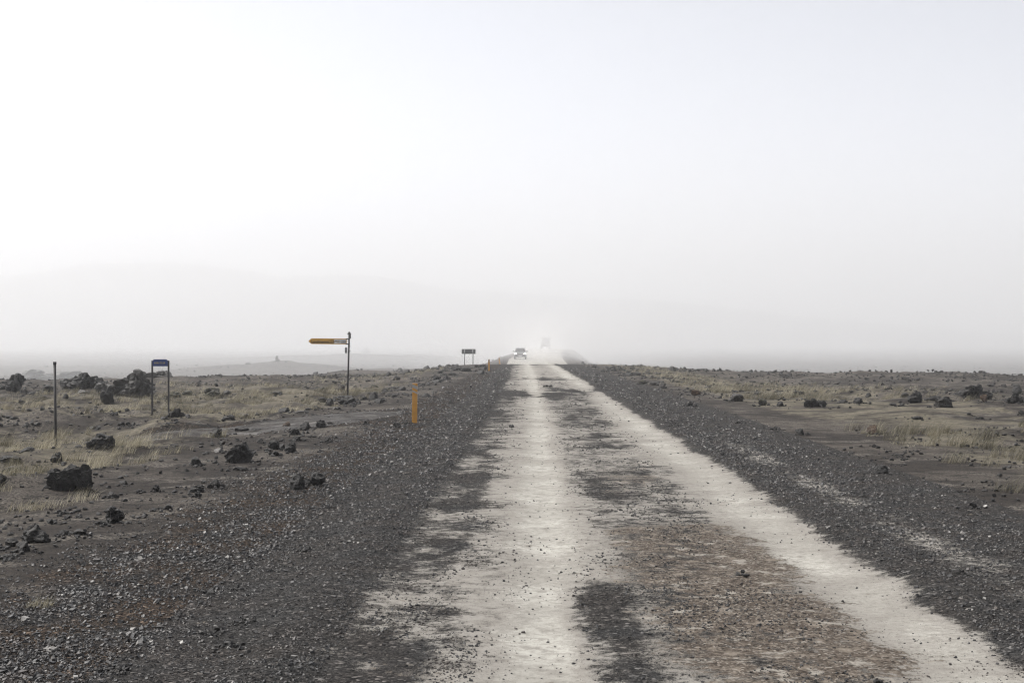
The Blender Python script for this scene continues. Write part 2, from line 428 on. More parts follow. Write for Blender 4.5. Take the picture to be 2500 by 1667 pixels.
GM = mesh_np('ground', V, Fg[:, ::-1] if False else Fg, M_GROUND, True,
             {'gravel': ('POINT', 'FLOAT', gravel_cover(gx, gy)), 'grass': ('POINT', 'FLOAT', grass_cover(gx, gy))})
ground = tag(link('ground', GM), 'dark volcanic sand and grit plain with scattered dry grass', kind='structure')

# ------------------------------------------------------------------ road
def road_relief(rx, y):
    """rx measured from the camera's line; wheel tracks and windrows of loose gravel"""
    z = -.025 * np.exp(-((rx - .08) / .25) ** 2) - .02 * np.exp(-((rx - 2.35) / .3) ** 2)
    z = z + .055 * np.exp(-((rx - 3.15) / .22) ** 2) * (.6 + .8 * vn(y / 3, 0 * y, 81)) + .04 * np.exp(-((rx + 1.6) / .3) ** 2)
    z = z + .03 * fbm(rx / .9, y / .9, 82, 3) + .012 * fbm(rx / .2, y / .2, 83, 2)
    z = z + .10 * fbm(rx / 3, y / 9, 84, 2) * sst(25, 60, y)
    return z
rows = np.concatenate([np.linspace(-30, 4, 40)[:-1], np.geomspace(4, 460, 760)])
cols = np.linspace(-2.55, 5.55, 110)
RX, RY = np.meshgrid(cols, rows, indexing='ij')
edge = sst(.05, .8, np.minimum(RX + 2.55, 5.55 - RX))
RZ = height(RX + shift(RY), RY) + road_relief(RX, RY) * edge + .005
def bump2(x, c, w): return np.exp(-((x - c) / w) ** 4)
def paleness(RX, RY):
    pale = sst(-1.6, -1.0, RX) * (1 - sst(2.72, 3.10, RX + .35 * fbm(RY / 2.4, 0 * RX, 108, 3))) * .66
    pale = pale + .55 * np.exp(-((RX - .08) / .30) ** 2) * (.6 + .6 * vn(RY / 4, RX, 91)) + .36 * np.exp(-((RX - 2.45 - .25 * fbm(RY / 5, 0 * RX, 106, 2)) / .36) ** 2) * (.7 + .5 * vn(RY / 2.2, RX / .4, 107))
    pale = pale - .16 * np.exp(-((RX + .95) / .35) ** 2) - .10 * bump2(RX, 1.2, .6) + .22 * fbm(RX / .8, RY / 1.6, 98, 3)
    pale = pale + .68 * np.exp(-((RX - 3.8) / .36) ** 2) * vn(RY / 1.6, RX, 92) * (1 - sst(24, 34, RY))
    pale = pale - .42 * bump2(RX, .46, .25) * sst(7.0, 8.2, RY) * (1 - sst(11.0, 11.9, RY)) * (1.1 - .5 * np.exp(-((RY - 8.9) / .35) ** 2))
    pale = pale - .35 * fbm(RX / 2.2, RY / 6, 93, 3) * sst(20, 40, RY)
    pale = pale - .36 * np.exp(-((RX + .95) / .30) ** 4) * sst(.5, .72, .65 * vn(RY / 1.7, RX / .6, 99) + .35 * vn(RY / .4, RX / .2, 105)) - .26 * np.exp(-((RX - 1.3) / .8) ** 4) * sst(.45, .85, .55 * vn(RY / 2.7, RX / .45, 100) + .45 * vn(RY / .7, RX / .2, 104)) * sst(14, 18, RY)
    cross = np.exp(-((RY - 56 - 2.2 * RX) / 5) ** 2) * (1 - .5 * sst(1, 3.2, RX)) + .7 * np.exp(-((RY - 84 + 2 * RX) / 5) ** 2) + .8 * np.exp(-((RY - 145) / 6) ** 2)
    pale = pale - .75 * cross * sst(.25, .75, .6 * vn(RX / .8, RY / 4, 94) + .4 * vn(RX / .3, RY / 1.5, 95))
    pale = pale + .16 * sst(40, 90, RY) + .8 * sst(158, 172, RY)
    return pale
pale = paleness(RX, RY)
brown = bump2(RX, 1.50 + .02 * (12 - RY), .72 + .5 * fbm(RY / .8, 0 * RX, 96)) * sst(5.5, 7.5, RY) * (1 - sst(14.2, 16.5, RY))
brown = brown * .78 + .42 * bump2(RX, 1.35, .6) * np.exp(-((RY - 20.5) / 3.2) ** 2) + .30 * bump2(RX, -.75, .35) * (vn(RY / 4, RX, 97) ** 2)
nc_, nr_ = RX.shape
V = np.stack([RX + shift(RY), RY, RZ], -1).reshape(-1, 3)
i, j = np.meshgrid(np.arange(nc_ - 1), np.arange(nr_ - 1), indexing='ij')
b0 = (i * nr_ + j).ravel(); Fr = np.stack([b0, b0 + nr_, b0 + nr_ + 1, b0 + 1], -1)
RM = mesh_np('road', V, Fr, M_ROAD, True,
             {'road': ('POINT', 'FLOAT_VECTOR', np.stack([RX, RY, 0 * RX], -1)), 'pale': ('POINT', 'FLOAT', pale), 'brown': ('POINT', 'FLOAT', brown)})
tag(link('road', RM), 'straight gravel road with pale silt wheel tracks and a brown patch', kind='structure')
def surf(x, y):
    rx = x - shift(y)
    e = sst(.05, .8, np.minimum(rx + 2.55, 5.55 - rx))
    on = (rx > -2.55) & (rx < 5.55)
    return height(x, y) + np.where(on, road_relief(rx, y) * e + .005, 0)

def side_track():
    m, N = newmat('side_track_gravel')
    P = N.new('ShaderNodeNewGeometry').outputs['Position']
    gc, gh = gravel_colour(N, P, .5)
    n = N.noise(1.6, P, 6, .7)
    col = N.mix(N.math('MULTIPLY', N.ramp01(n, .40, .60), .75), gc, (.105, .100, .096, 1))
    col = N.mix(N.math('MULTIPLY', N.ramp01(N.noise(.8, P, 5, .7), .56, .66), .8), col, (.20, .19, .175, 1))
    finish(N, col, .9, N.new('ShaderNodeBump', {'Strength': .8, 'Distance': .02, 'Height': gh}).outputs[0], .1)
    U = np.linspace(-46, -2.6, 280); Wv = np.linspace(-1, 1, 40)
    yc = np.interp(U, [-60, -30, -16, -11, -6.5, -3.0, 0], [5, 18, 26, 30.5, 36.5, 40, 40])
    hw = np.interp(U, [-60, -11, -6, -3, -1], [2.2, 2.5, 3.3, 5.0, 7.5]) * .96 + .9 * fbm(U / 2.2, 0 * U, 161, 3)
    X = np.repeat(U[:, None], 40, 1); Y = yc[:, None] + hw[:, None] * Wv[None, :] + .5 * fbm(X / 1.3, Wv[None, :] + 0 * X, 162, 3) * np.abs(Wv[None, :])
    Z = height(X, Y) + .03 - .05 * np.abs(Wv[None, :]) ** 8 - .10 * sst(-5.2, -2.6, X + 2.2 * fbm(X / 1.5, Y / 1.5, 163, 3))
    n_, k_ = X.shape; i, j = np.meshgrid(np.arange(n_ - 1), np.arange(k_ - 1), indexing='ij'); b0 = (i * k_ + j).ravel()
    me = mesh_np('side_track', np.stack([X, Y, Z], -1).reshape(-1, 3), np.stack([b0, b0 + k_, b0 + k_ + 1, b0 + 1], -1), m, True)
    tag(link('side_track', me), 'grey gravel side track branching off to the left past the signs', kind='structure')
side_track()

# ------------------------------------------------------------------ hills far behind
def hills():
    px = [-900, -500, -200, 0, 100, 200, 300, 430, 520, 620, 700, 780, 850, 950, 1100, 1300, 1600]
    py = [800, 730, 685, 664, 651, 641, 635, 633, 645, 662, 678, 695, 712, 735, 768, 800, 846]
    qx = [300, 500, 640, 700, 780, 900, 960, 1010, 1080, 1150, 1220, 1300, 1400, 1500, 1600, 1700, 1800, 2000, 2300, 2600, 3200]
    qy = [790, 725, 684, 673, 670, 668, 674, 682, 695, 706, 710, 714, 722, 724, 727, 738, 750, 774, 800, 818, 848]
    for pxs, pys, D, dep, lab in ((px, py, 3250, 480, 'faint broad hill fading into the haze at left'),
                                  (qx, qy, 3300, 420, 'fainter second hill running right behind the road')):
        n, k = 260, 26
        P = np.linspace(pxs[0], pxs[-1], n); top = np.interp(P, pxs, pys)
        ker = np.hanning(13); ker /= ker.sum(); top = np.convolve(np.pad(top, 6, mode='edge'), ker, 'valid')
        hgt = np.maximum((845 - top) / F * D + 1.9, 0) + 2.5 * fbm(P / 30, 0 * P, 101, 4)
        T = np.linspace(-1, 1, k)
        X = np.outer(P - 1320, np.ones(k)) / F * (D + dep * T[None, :] * .6)
        Y = np.full((n, 1), D) + dep * T[None, :]
        prof = np.where(T < 0, sst(-1, 0.05, T), 1 - sst(0, 1, T))
        Z = hgt[:, None] * prof[None, :] * (1 + .12 * fbm(X / 130, Y / 130, 103, 4)) - 3
        V = np.stack([X, Y, Z], -1).reshape(-1, 3)
        i, j = np.meshgrid(np.arange(n - 1), np.arange(k - 1), indexing='ij'); b0 = (i * k + j).ravel()
        me = mesh_np('hill', V, np.stack([b0, b0 + k, b0 + k + 1, b0 + 1], -1), M_HILL, True)
        tag(link('hill', me), lab, kind='structure')
M_HILL = simple('far_hillside', (.07, .066, .06), .9, .3, .02, bump=0)
hills()

# ------------------------------------------------------------------ rocks
def rock_verts(seed, sub, planes=9, rough=.10, lumps=.22):
    rr = random.Random(seed)
    bm = bmesh.new(); bmesh.ops.create_icosphere(bm, subdivisions=sub, radius=1)
    off = Vector((rr.uniform(-90, 90), rr.uniform(-90, 90), rr.uniform(-90, 90)))
    P = []
    for _ in range(planes):
        n = Vector((rr.gauss(0, 1), rr.gauss(0, 1), rr.gauss(0, .8))).normalized(); P.append((n, rr.uniform(.42, .85)))
    for v in bm.verts:
        c = v.co.copy()
        c *= 1 + lumps * mnoise.noise(c * 1.3 + off) * 1.6
        for n, h in P:
            d = c.dot(n)
            if d > h: c -= n * (d - h) * .92
        c += v.co * (rough * (mnoise.fractal(c * 3.2 + off, .8, 2.1, 4) + .5 * mnoise.noise(c * 9 + off) + 1.1 * (.35 - abs(mnoise.noise(c * 2.1 - off)))))
        v.co = c
    return bm
def fit(bm, w=1, d=1, h=1, sink=.28):
    co = [v.co for v in bm.verts]
    lo = Vector((min(c.x for c in co), min(c.y for c in co), min(c.z for c in co)))
    hi = Vector((max(c.x for c in co), max(c.y for c in co), max(c.z for c in co)))
    s = hi - lo; m = (hi + lo) / 2
    for v in bm.verts:
        v.co = Vector(((v.co.x - m.x) / s.x * w, (v.co.y - m.y) / s.y * d, ((v.co.z - lo.z) / s.z * (1 + sink) - sink) * h))
def join_into(bm, other, M):
    me = bpy.data.meshes.new('tmp'); other.to_mesh(me); other.free(); me.transform(M); bm.from_mesh(me); bpy.data.meshes.remove(me)
VARS = {}
def variant(kind, k):
    if (kind, k) not in VARS:
        bm = rock_verts(100 + k * 7, 3, planes=7 + k % 5, rough=.13 + .05 * (k % 3)); fit(bm)
        VARS[(kind, k)] = bm_mesh('lava_rock', bm, {'b': M_LAVA, 'd': M_LAVA_D, 'r': M_BROWN, 'p': M_PALE, 'm': M_MOSS}[kind])
    return VARS[(kind, k)]
def crag_mesh(seed, profile, mat):
    """one outcrop: profile is a list of (x, width, height) in 0..1 of the outcrop's box"""
    bm = bmesh.new(); rr = random.Random(seed)
    for q, (x, w, h) in enumerate(profile):
        r = rock_verts(seed * 31 + q, 4 if w > .3 else 3, planes=9, rough=.17); fit(r, w, rr.uniform(.55, .9), h, .1)
        join_into(bm, r, Matrix.Translation((x - .5, rr.uniform(-.18, .18), 0)) @ Matrix.Rotation(rr.uniform(-.4, .4), 4, 'Z'))
    return bm_mesh('lava_outcrop', bm, mat)

# photo x of the middle, photo y of the foot, width, height (photo pixels), kind, label, (outcrop profile)
CR1 = [(.12, .26, .62), (.3, .4, .8), (.52, .42, 1.0), (.74, .36, .8), (.9, .24, .7), (.4, .5, .55)]
CR2 = [(.14, .3, .5), (.34, .44, .72), (.55, .5, .95), (.74, .42, 1.0), (.9, .22, .5)]
CR3 = [(.2, .42, .95), (.45, .4, .62), (.66, .3, .75), (.88, .24, .8), (.5, .8, .4)]
CR4 = [(.12, .26, .45), (.3, .36, .7), (.48, .4, .95), (.62, .36, 1.0), (.82, .4, .55)]
ROCKS = [
 (38, 954, 48, 40, 'b', 'black mushroom-shaped lava rock near the far left edge'),
 (6, 950, 24, 10, 'b', 'flat dark rock half cut off left of the mushroom-shaped rock'),
 (201, 948, 104, 39, 'b', 'long jagged black lava outcrop just right of the tall dark pole', CR1),
 (245, 957, 26, 23, 'd', 'rounded rock at the right foot of the jagged black outcrop'),
 (189, 950, 26, 16, 'd', 'greyish rock leaning against the front of the jagged outcrop'),
 (204, 961, 26, 9, 'p', 'flat pale-topped stone in front of the jagged black outcrop'),
 (120, 957, 28, 17, 'b', 'low black rock directly left of the tall dark pole'),
 (318, 970, 128, 62, 'd', 'massive dark boulder left of the blue trail sign', CR2),
 (263, 987, 34, 44, 'b', 'narrow slab leaning on the left side of the massive boulder'),
 (372, 922, 92, 22, 'd', 'hazy crag rising behind the blue trail sign', CR3),
 (125, 927, 150, 26, 'd', 'hazy rubble ridge on the skyline behind the tall dark pole', CR3[::-1]),
 (77, 965, 17, 9, 'd', None), (160, 972, 15, 10, 'b', None), (54, 986, 15, 11, 'b', None), (77, 989, 16, 8, 'b', None),
 (97, 981, 10, 6, 'b', None), (284, 1014, 10, 9, 'b', None), (298, 1039, 13, 10, 'b', None), (313, 1038, 12, 9, 'b', None),
 (325, 1039, 10, 7, 'b', None), (340, 1038, 14, 5, 'b', None),
 (430, 1020, 38, 22, 'b', 'knobbly black rock at the right post of the blue trail sign', CR4),
 (458, 1020, 15, 9, 'b', None), (406, 1023, 9, 9, 'b', None), (431, 1028, 8, 6, 'b', None), (403, 1034, 36, 4, 'b', None),
 (428, 973, 34, 16, 'm', None), (457, 966, 26, 13, 'm', None),
 (246, 1097, 66, 36, 'b', 'glossy black wedge rock lying on the side track edge right of the dark pole'),
 (138, 1129, 28, 24, 'b', 'squat black block at the foot of the tall dark pole'),
 (68, 1101, 32, 9, 'b', None), (90, 1038, 16, 7, 'b', None), (64, 1040, 14, 5, 'b', None), (21, 1022, 16, 7, 'b', None), (40, 1038, 8, 5, 'b', None),
 (130, 1050, 8, 8, 'b', None), (115, 1053, 10, 4, 'b', None), (225, 1048, 14, 7, 'b', None),
 (25, 1130, 58, 16, 'b', 'long flat black slab at the left picture edge'),
 (30, 1152, 42, 15, 'd', 'flat greyish slab just below the long black slab at left edge'),
 (4, 1190, 26, 32, 'b', 'black rock cut by the left edge, left of the layered boulder'),
 (173, 1199, 118, 64, 'b', 'large layered black boulder among grass tufts at left', [(.24, .5, .82), (.5, .6, .95), (.76, .5, 1.0), (.5, .9, .45)]),
 (480, 1137, 30, 22, 'b', 'pointed black rock left of the big rounded boulder'), (533, 1105, 24, 11, 'p', None),
 (588, 1130, 72, 51, 'b', 'big rounded black boulder in the middle of the left verge'),
 (668, 1098, 29, 24, 'b', 'left rock of the black trio right of the big rounded boulder'),
 (688, 1096, 19, 13, 'b', 'middle and smallest of the black trio right of the rounded boulder'),
 (709, 1105, 29, 27, 'b', 'right rock of the black trio right of the big rounded boulder'),
 (673, 1113, 19, 13, 'b', None), (590, 1149, 34, 10, 'b', None),
 (725, 1196, 38, 40, 'b', 'leaning black rock, left of the close pair on the gravel verge'),
 (777, 1187, 36, 34, 'b', 'black rock, right of the close pair on the gravel verge'),
 (752, 1188, 22, 20, 'b', 'small stone wedged between the close pair of black rocks'),
 (481, 1202, 34, 19, 'b', None), (526, 1192, 40, 22, 'b', 'broad black stone in the cluster left of the close pair', CR4), (484, 1213, 20, 11, 'b', None),
 (383, 1200, 20, 17, 'b', None), (341, 1202, 14, 8, 'b', None), (301, 1183, 22, 10, 'b', None), (274, 1215, 24, 14, 'd', None),
 (281, 1277, 44, 40, 'b', 'pyramid-shaped black rock standing alone on the left gravel verge'), (254, 1281, 28, 10, 'b', None),
 (92, 1325, 82, 42, 'd', 'wide grey-black boulder low in the left corner of the verge'),
 (29, 1335, 30, 20, 'd', None), (56, 1347, 32, 24, 'd', None), (10, 1364, 24, 10, 'b', None),
 (196, 1306, 34, 13, 'b', None), (163, 1303, 15, 10, 'b', None), (192, 1262, 16, 8, 'b', None), (165, 1266, 14, 9, 'b', None),
 (122, 1278, 18, 12, 'b', None), (189, 1250, 18, 9, 'b', None), (413, 1245, 20, 14, 'b', None), (352, 1262, 15, 8, 'b', None),
 (438, 1505, 14, 10, 'b', None), (530, 1542, 16, 11, 'b', None), (614, 1519, 15, 9, 'b', None), (595, 1521, 13, 9, 'b', None),
 (580, 1436, 12, 9, 'b', None), (518, 1445, 14, 9, 'b', None), (752, 1343, 14, 9, 'b', None), (150, 1563, 22, 12, 'b', None),
 (127, 1590, 40, 9, 'p', 'flat pale stone sliver low in the left foreground gravel'), (296, 1632, 30, 10, 'b', None), (558, 1576, 26, 8, 'b', None),
 (518, 970, 40, 23, 'm', 'dark mossy pyramid rock in the grass right of the blue sign'), (552, 963, 22, 9, 'd', None), (674, 963, 30, 11, 'm', None),
 (780, 952, 30, 9, 'd', None), (834, 953, 17, 14, 'd', None), (866, 950, 13, 9, 'd', None),
 (846, 986, 50, 21, 'b', 'long black rock right at the foot of the yellow arrow signpost'),
 (804, 991, 21, 20, 'b', 'upright black rock left of the arrow signpost foot'),
 (785, 982, 22, 12, 'd', None), (818, 978, 14, 10, 'd', None), (773, 999, 16, 9, 'b', None), (753, 1001, 18, 7, 'b', None),
 (693, 1007, 28, 13, 'b', None), (714, 1004, 10, 7, 'b', None), (732, 1008, 21, 6, 'p', None), (820, 999, 16, 6, 'p', None),
 (888, 976, 18, 11, 'b', None), (912, 975, 24, 18, 'b', 'pointed black rock midway between arrow signpost and yellow roadside post'), (924, 985, 24, 13, 'b', None),
 (877, 986, 9, 8, 'b', None), (864, 989, 12, 8, 'b', None),
 (590, 1018, 40, 13, 'p', 'pale-topped slab at the far edge of the side track'), (558, 1026, 31, 13, 'b', 'flat black wedge just left of the pale-topped slab'),
 (963, 970, 16, 8, 'b', None), (981, 953, 18, 9, 'b', None), (941, 954, 15, 7, 'b', None), (960, 948, 13, 5, 'b', None), (911, 947, 13, 8, 'd', None),
 (966, 927, 11, 10, 'd', None), (948, 916, 15, 9, 'd', None), (993, 912, 16, 10, 'd', None),
 (526, 1067, 32, 24, 'd', 'lumpy brown-black rock on the near edge of the side track'), (590, 1055, 34, 14, 'b', None), (625, 1053, 32, 8, 'b', None),
 (700, 1043, 20, 14, 'r', None), (722, 1062, 26, 20, 'b', None), (744, 1051, 25, 21, 'b', None), (785, 1044, 26, 20, 'b', 'rounded black rock nearest the yellow post on the near side of the track'),
 (804, 1036, 10, 8, 'b', None), (724, 1076, 22, 12, 'b', None), (801, 1080, 19, 14, 'b', None),
 (892, 1035, 11, 9, 'b', None), (970, 1043, 18, 13, 'b', None), (992, 1036, 13, 7, 'b', None), (635, 1081, 11, 9, 'b', None), (543, 1085, 18, 9, 'd', None),
 (1114, 905, 26, 11, 'b', 'flat-topped black rock at the crest under the two-post sign'), (1139, 907, 28, 12, 'b', None), (1173, 914, 21, 10, 'b', None), (1180, 896, 19, 8, 'd', None),
 (1164, 897, 12, 8, 'd', None), (1184, 902, 14, 6, 'd', None), (1066, 929, 18, 15, 'b', None), (1088, 927, 18, 11, 'b', None), (1066, 934, 26, 7, 'b', None),
 (1105, 916, 23, 7, 'b', None), (1074, 912, 15, 8, 'b', None), (1021, 932, 9, 6, 'b', None), (1033, 941, 12, 5, 'b', None), (1041, 969, 20, 9, 'b', None),
 (1092, 960, 10, 6, 'b', None), (1150, 948, 6, 8, 'b', None), (1050, 951, 7, 4, 'b', None), (1005, 926, 10, 6, 'b', None), (1034, 1025, 9, 6, 'b', None),
 (1251, 1043, 6, 7, 'b', None), (1336, 945, 8, 5, 'b', None),
 (1571, 938, 22, 11, 'm', None), (1597, 940, 27, 8, 'd', None), (1618, 948, 16, 14, 'd', None), (1545, 916, 42, 8, 'd', None), (1592, 924, 10, 8, 'd', None),
 (1699, 965, 26, 14, 'r', 'square brown rock on the grass right of the road'), (1686, 992, 14, 12, 'b', 'small black stone at the road shoulder before the square brown rock'),
 (1722, 937, 10, 7, 'd', None), (1775, 947, 20, 10, 'd', None), (1729, 947, 15, 6, 'd', None),
 (1799, 980, 35, 19, 'd', 'grey ridged rock in tufty grass on the right plain'), (1861, 990, 24, 16, 'm', 'mossy round rock right of the grey ridged rock'), (1904, 992, 17, 13, 'b', None),
 (1985, 994, 56, 22, 'b', 'long black boulder in the middle of the right plain', CR1[1:5]),
 (1803, 937, 12, 5, 'd', None), (1836, 934, 13, 6, 'd', None), (1884, 937, 8, 5, 'd', None), (1950, 963, 26, 9, 'b', None), (1901, 964, 24, 4, 'd', None), (1853, 963, 24, 7, 'm', None),
 (1952, 1062, 22, 16, 'b', 'small black pyramid stone on dark gravel right of the road'), (1897, 1049, 14, 8, 'b', None), (1809, 1032, 12, 6, 'b', None),
 (2058, 984, 20, 9, 'b', None), (2094, 985, 24, 15, 'b', None), (2181, 991, 18, 7, 'b', None), (2202, 992, 14, 8, 'b', None),
 (2232, 984, 36, 26, 'b', 'two-humped black rock left of the brownish dome rock on the right'), (2209, 969, 20, 10, 'b', None),
 (2304, 995, 42, 27, 'd', 'brownish dome rock in front of the biggest right-hand outcrop'), (2283, 979, 44, 14, 'b', None),
 (2372, 975, 88, 37, 'b', 'biggest black lava outcrop on the right plain', CR4), (2402, 982, 20, 18, 'r', 'brown stone against the front of the biggest right-hand outcrop'),
 (2480, 985, 42, 24, 'b', 'black boulder touching the right picture edge', CR1[:4]), (2483, 960, 24, 16, 'b', 'black rock behind the boulder at the right edge'), (2426, 958, 10, 8, 'b', None), (2319, 954, 17, 7, 'b', None),
 (2420, 943, 20, 6, 'd', None), (2450, 943, 14, 6, 'd', None), (2480, 943, 20, 7, 'd', None), (2120, 969, 15, 10, 'b', None),
 (2023, 938, 9, 5, 'd', None), (2046, 938, 6, 5, 'd', None), (2351, 932, 10, 5, 'd', None), (2315, 930, 5, 5, 'd', None), (2377, 921, 5, 5, 'd', None), (2152, 916, 6, 5, 'd', None),
 (2131, 1060, 30, 22, 'r', 'rusty brown rock at the edge of the right-hand grass'), (2240, 1024, 28, 8, 'b', None), (2365, 1013, 10, 6, 'b', None),
 (2493, 1014, 14, 12, 'b', None), (2392, 1023, 14, 6, 'b', None),
 (2153, 1157, 34, 20, 'b', 'black stone alone on the gravel below the right-hand grass'), (2374, 1241, 22, 13, 'b', 'small black stone on gravel near the right picture edge'),
 (2110, 1212, 8, 6, 'b', None), (1814, 1400, 12, 10, 'b', None), (2258, 1356, 12, 6, 'b', None), (2348, 1400, 14, 8, 'b', None), (2129, 1652, 9, 7, 'b', None), (2054, 1296, 8, 6, 'b', None),
 (1423, 889, 8, 8, 'd', None),
]
LANDMARKS = {'the tall dark pole': (137, 1050), 'the blue trail sign': (392, 1000), 'the arrow signpost': (845, 965), 'the yellow roadside post': (1012, 1020),
 'the two-post sign': (1144, 880), 'the oncoming car': (1270, 870), 'the layered boulder': (173, 1180), 'the rounded boulder': (588, 1110), 'the close black pair': (750, 1185),
 'the pyramid rock': (281, 1265), 'the wide corner boulder': (92, 1315), 'the brown road patch': (1850, 1500), 'the square brown rock': (1699, 960), 'the rusty brown rock': (2131, 1050),
 'the big right outcrop': (2372, 960), 'the long right boulder': (1985, 985), 'the massive boulder': (318, 950), 'the lone gravel stone': (2153, 1150), 'the pale sliver stone': (127, 1585)}
ORD = ['leftmost', 'second', 'third', 'fourth', 'fifth', 'sixth', 'seventh', 'eighth', 'ninth', 'tenth', 'eleventh', 'twelfth']
TONE = {'b': 'black', 'd': 'dark grey', 'r': 'brown', 'p': 'pale', 'm': 'mossy'}
auto = {}
made = []
for q, rk in enumerate(ROCKS):
    px, py, w, h, kind, lab = rk[:6]
    g = ground_at(px, py); dist = math.hypot(g.x, g.y); ppm = F / dist
    W, Hh = w / ppm, h / ppm
    D = W * (1.0 if len(rk) < 7 else .55) * random.uniform(.7, 1.0)
    gy_ = g.y + D * .35; gx_ = g.x * (gy_ / g.y)
    if len(rk) > 6:
        me = crag_mesh(q + 3, rk[6], {'b': M_LAVA, 'd': M_LAVA_D}[kind]); o = link('lava_outcrop', me); o.rotation_euler.z = 0
        o.scale = (W, D, Hh)
    else:
        if w >= 40 and h > 14:
            bm = rock_verts(900 + q, 4, planes=10, rough=.15); fit(bm)
            me = bm_mesh('lava_rock', bm, {'b': M_LAVA, 'd': M_LAVA_D, 'r': M_BROWN, 'p': M_PALE, 'm': M_MOSS}[kind]); rz = 0
        else:
            me = variant(kind, q % 6); rz = random.choice([0, math.pi])
        o = link('lava_rock', me); o.rotation_euler.z = rz + random.uniform(-.25, .25)
        o.scale = (W, D, Hh)
    zs = [float(surf(np.array([gx_ + dx * W * .4]), np.array([gy_ + dy * D * .4]))[0]) for dx in (-1, 0, 1) for dy in (-1, 0, 1)]
    o.location = (gx_, gy_, min(np.median(zs), min(zs) + .12 * Hh))
    made.append((o, px, py, w, h))
    if lab: tag(o, lab, 'rock', 'lava rocks scattered beside the road')
    else:
        nm, (lx, ly) = min(LANDMARKS.items(), key=lambda kv: (kv[1][0] - px) ** 2 + (3 * (kv[1][1] - py)) ** 2)
        dx, dy = px - lx, 2.2 * (py - ly)
        rel = ('left of' if dx < 0 else 'right of') if abs(dx) > abs(dy) else ('in front of' if dy > 0 else 'behind')
        size = 'flat' if h / w < .45 else ('small' if w < 14 else 'medium')
        auto.setdefault(f'{size} {TONE[kind]} stone {rel} {nm}', []).append((px, o))
for s, lst in auto.items():
    lst.sort(key=lambda t: t[0])
    for k, (px, o) in enumerate(lst):
        head, tail = s.split(' stone ')
        lab = s if len(lst) == 1 else (f'{ORD[k]} of the {head} stones {tail}' if k == 0 else f'{ORD[k]} from left of the {head} stones {tail}')
        tag(o, lab, 'rock', 'lava rocks scattered beside the road')

# far cairn and outcrop in the haze
def cairn(px, py, y, hgt, wid, label):
    x = at_dist(px, y); z = H(x, y)
    root = empty('stone_cairn', (x, y, z), label, 'cairn')
    rr = random.Random(5); zc = 0; k = 0
    while zc < hgt:
        s = wid * (1 - .72 * zc / hgt) * rr.uniform(.85, 1.1)
        bm = rock_verts(4000 + k, 2, 7, .12); hh = hgt * .27; fit(bm, s, s * .9, hh, .2)
        o = link('stone', bm_mesh('stone', bm, M_LAVA_D), None, root); o.location = (rr.uniform(-.1, .1) * s, 0, zc); zc += hh * .72; k += 1
cairn(676, 0, 690, 3.0, 3.2, 'small stone cairn on the hazy lava rise left of the arrow sign')
x, y = at_dist(895, 1560), 1560
o = link('rock_outcrop', crag_mesh(77, [(.3, .5, .6), (.5, .5, 1.0), (.68, .45, .8)], M_LAVA_D)); o.scale = (9, 8, 7.5); o.location = (x, y, H(x, y) - .3)
tag(o, 'lone faint rock stack on the horizon right of the arrow sign', 'rock')

# ------------------------------------------------------------------ loose stones (stuff)
CUBE = np.array([[-1, -1, -1], [1, -1, -1], [1, 1, -1], [-1, 1, -1], [-1, -1, 1], [1, -1, 1], [1, 1, 1], [-1, 1, 1]], float)
CF_ = np.array([[0, 3, 2], [0, 2, 1], [4, 5, 6], [4, 6, 7], [0, 1, 5], [0, 5, 4], [1, 2, 6], [1, 6, 5], [2, 3, 7], [2, 7, 6], [3, 0, 4], [3, 4, 7]])
TEM = np.stack([CUBE * (1 + rng.uniform(-.45, .12, (8, 3))) * np.array([1, rng.uniform(.6, 1), rng.uniform(.4, .85)]) for _ in range(60)])
def ico_templates(m):
    bm = bmesh.new(); bmesh.ops.create_icosphere(bm, subdivisions=1, radius=1); bm.verts.index_update()
    V0 = np.array([v.co[:] for v in bm.verts]); F0 = np.array([[v.index for v in f.verts] for f in bm.faces]); bm.free()
    return np.stack([V0 * rng.uniform(.55, 1.2, (len(V0), 1)) * np.array([1, rng.uniform(.6, 1), rng.uniform(.45, .95)]) for _ in range(m)]), F0
ITEM, IF = ico_templates(50)
M_RUBBLE = lava_material('rubble_lava', (.010, .0095, .009), (.040, .037, .034), dust=.12)
def stones(name, X, Y, S, label, mat=M_STONE, tone=None, ico=False):
    n = len(X); Z = surf(X, Y); TT, CF = (ITEM, IF) if ico else (TEM, CF_)
    nv = TT.shape[1]
    T = TT[rng.integers(0, len(TT), n)] * S[:, None, None] * .5
    a = rng.uniform(0, 2 * np.pi, n); b = rng.normal(0, .38, n); c = rng.normal(0, .38, n)
    ca, sa, cb, sb, cc, sc_ = np.cos(a), np.sin(a), np.cos(b), np.sin(b), np.cos(c), np.sin(c)
    x, y, z = T[..., 0], T[..., 1], T[..., 2]
    y, z = y * cb[:, None] - z * sb[:, None], y * sb[:, None] + z * cb[:, None]
    x, z = x * cc[:, None] - z * sc_[:, None], x * sc_[:, None] + z * cc[:, None]
    x, y = x * ca[:, None] - y * sa[:, None], x * sa[:, None] + y * ca[:, None]
    P = np.stack([x + X[:, None], y + Y[:, None], z + (Z + S * .12)[:, None]], -1).reshape(-1, 3)
    Fs = (CF[None] + nv * np.arange(n)[:, None, None]).reshape(-1, 3)
    tone = rng.random(n) if tone is None else tone
    me = mesh_np(name, P, Fs, mat, False, {'tone': ('POINT', 'FLOAT', np.repeat(tone, nv))})
    return tag(link(name, me), label, kind='stuff')
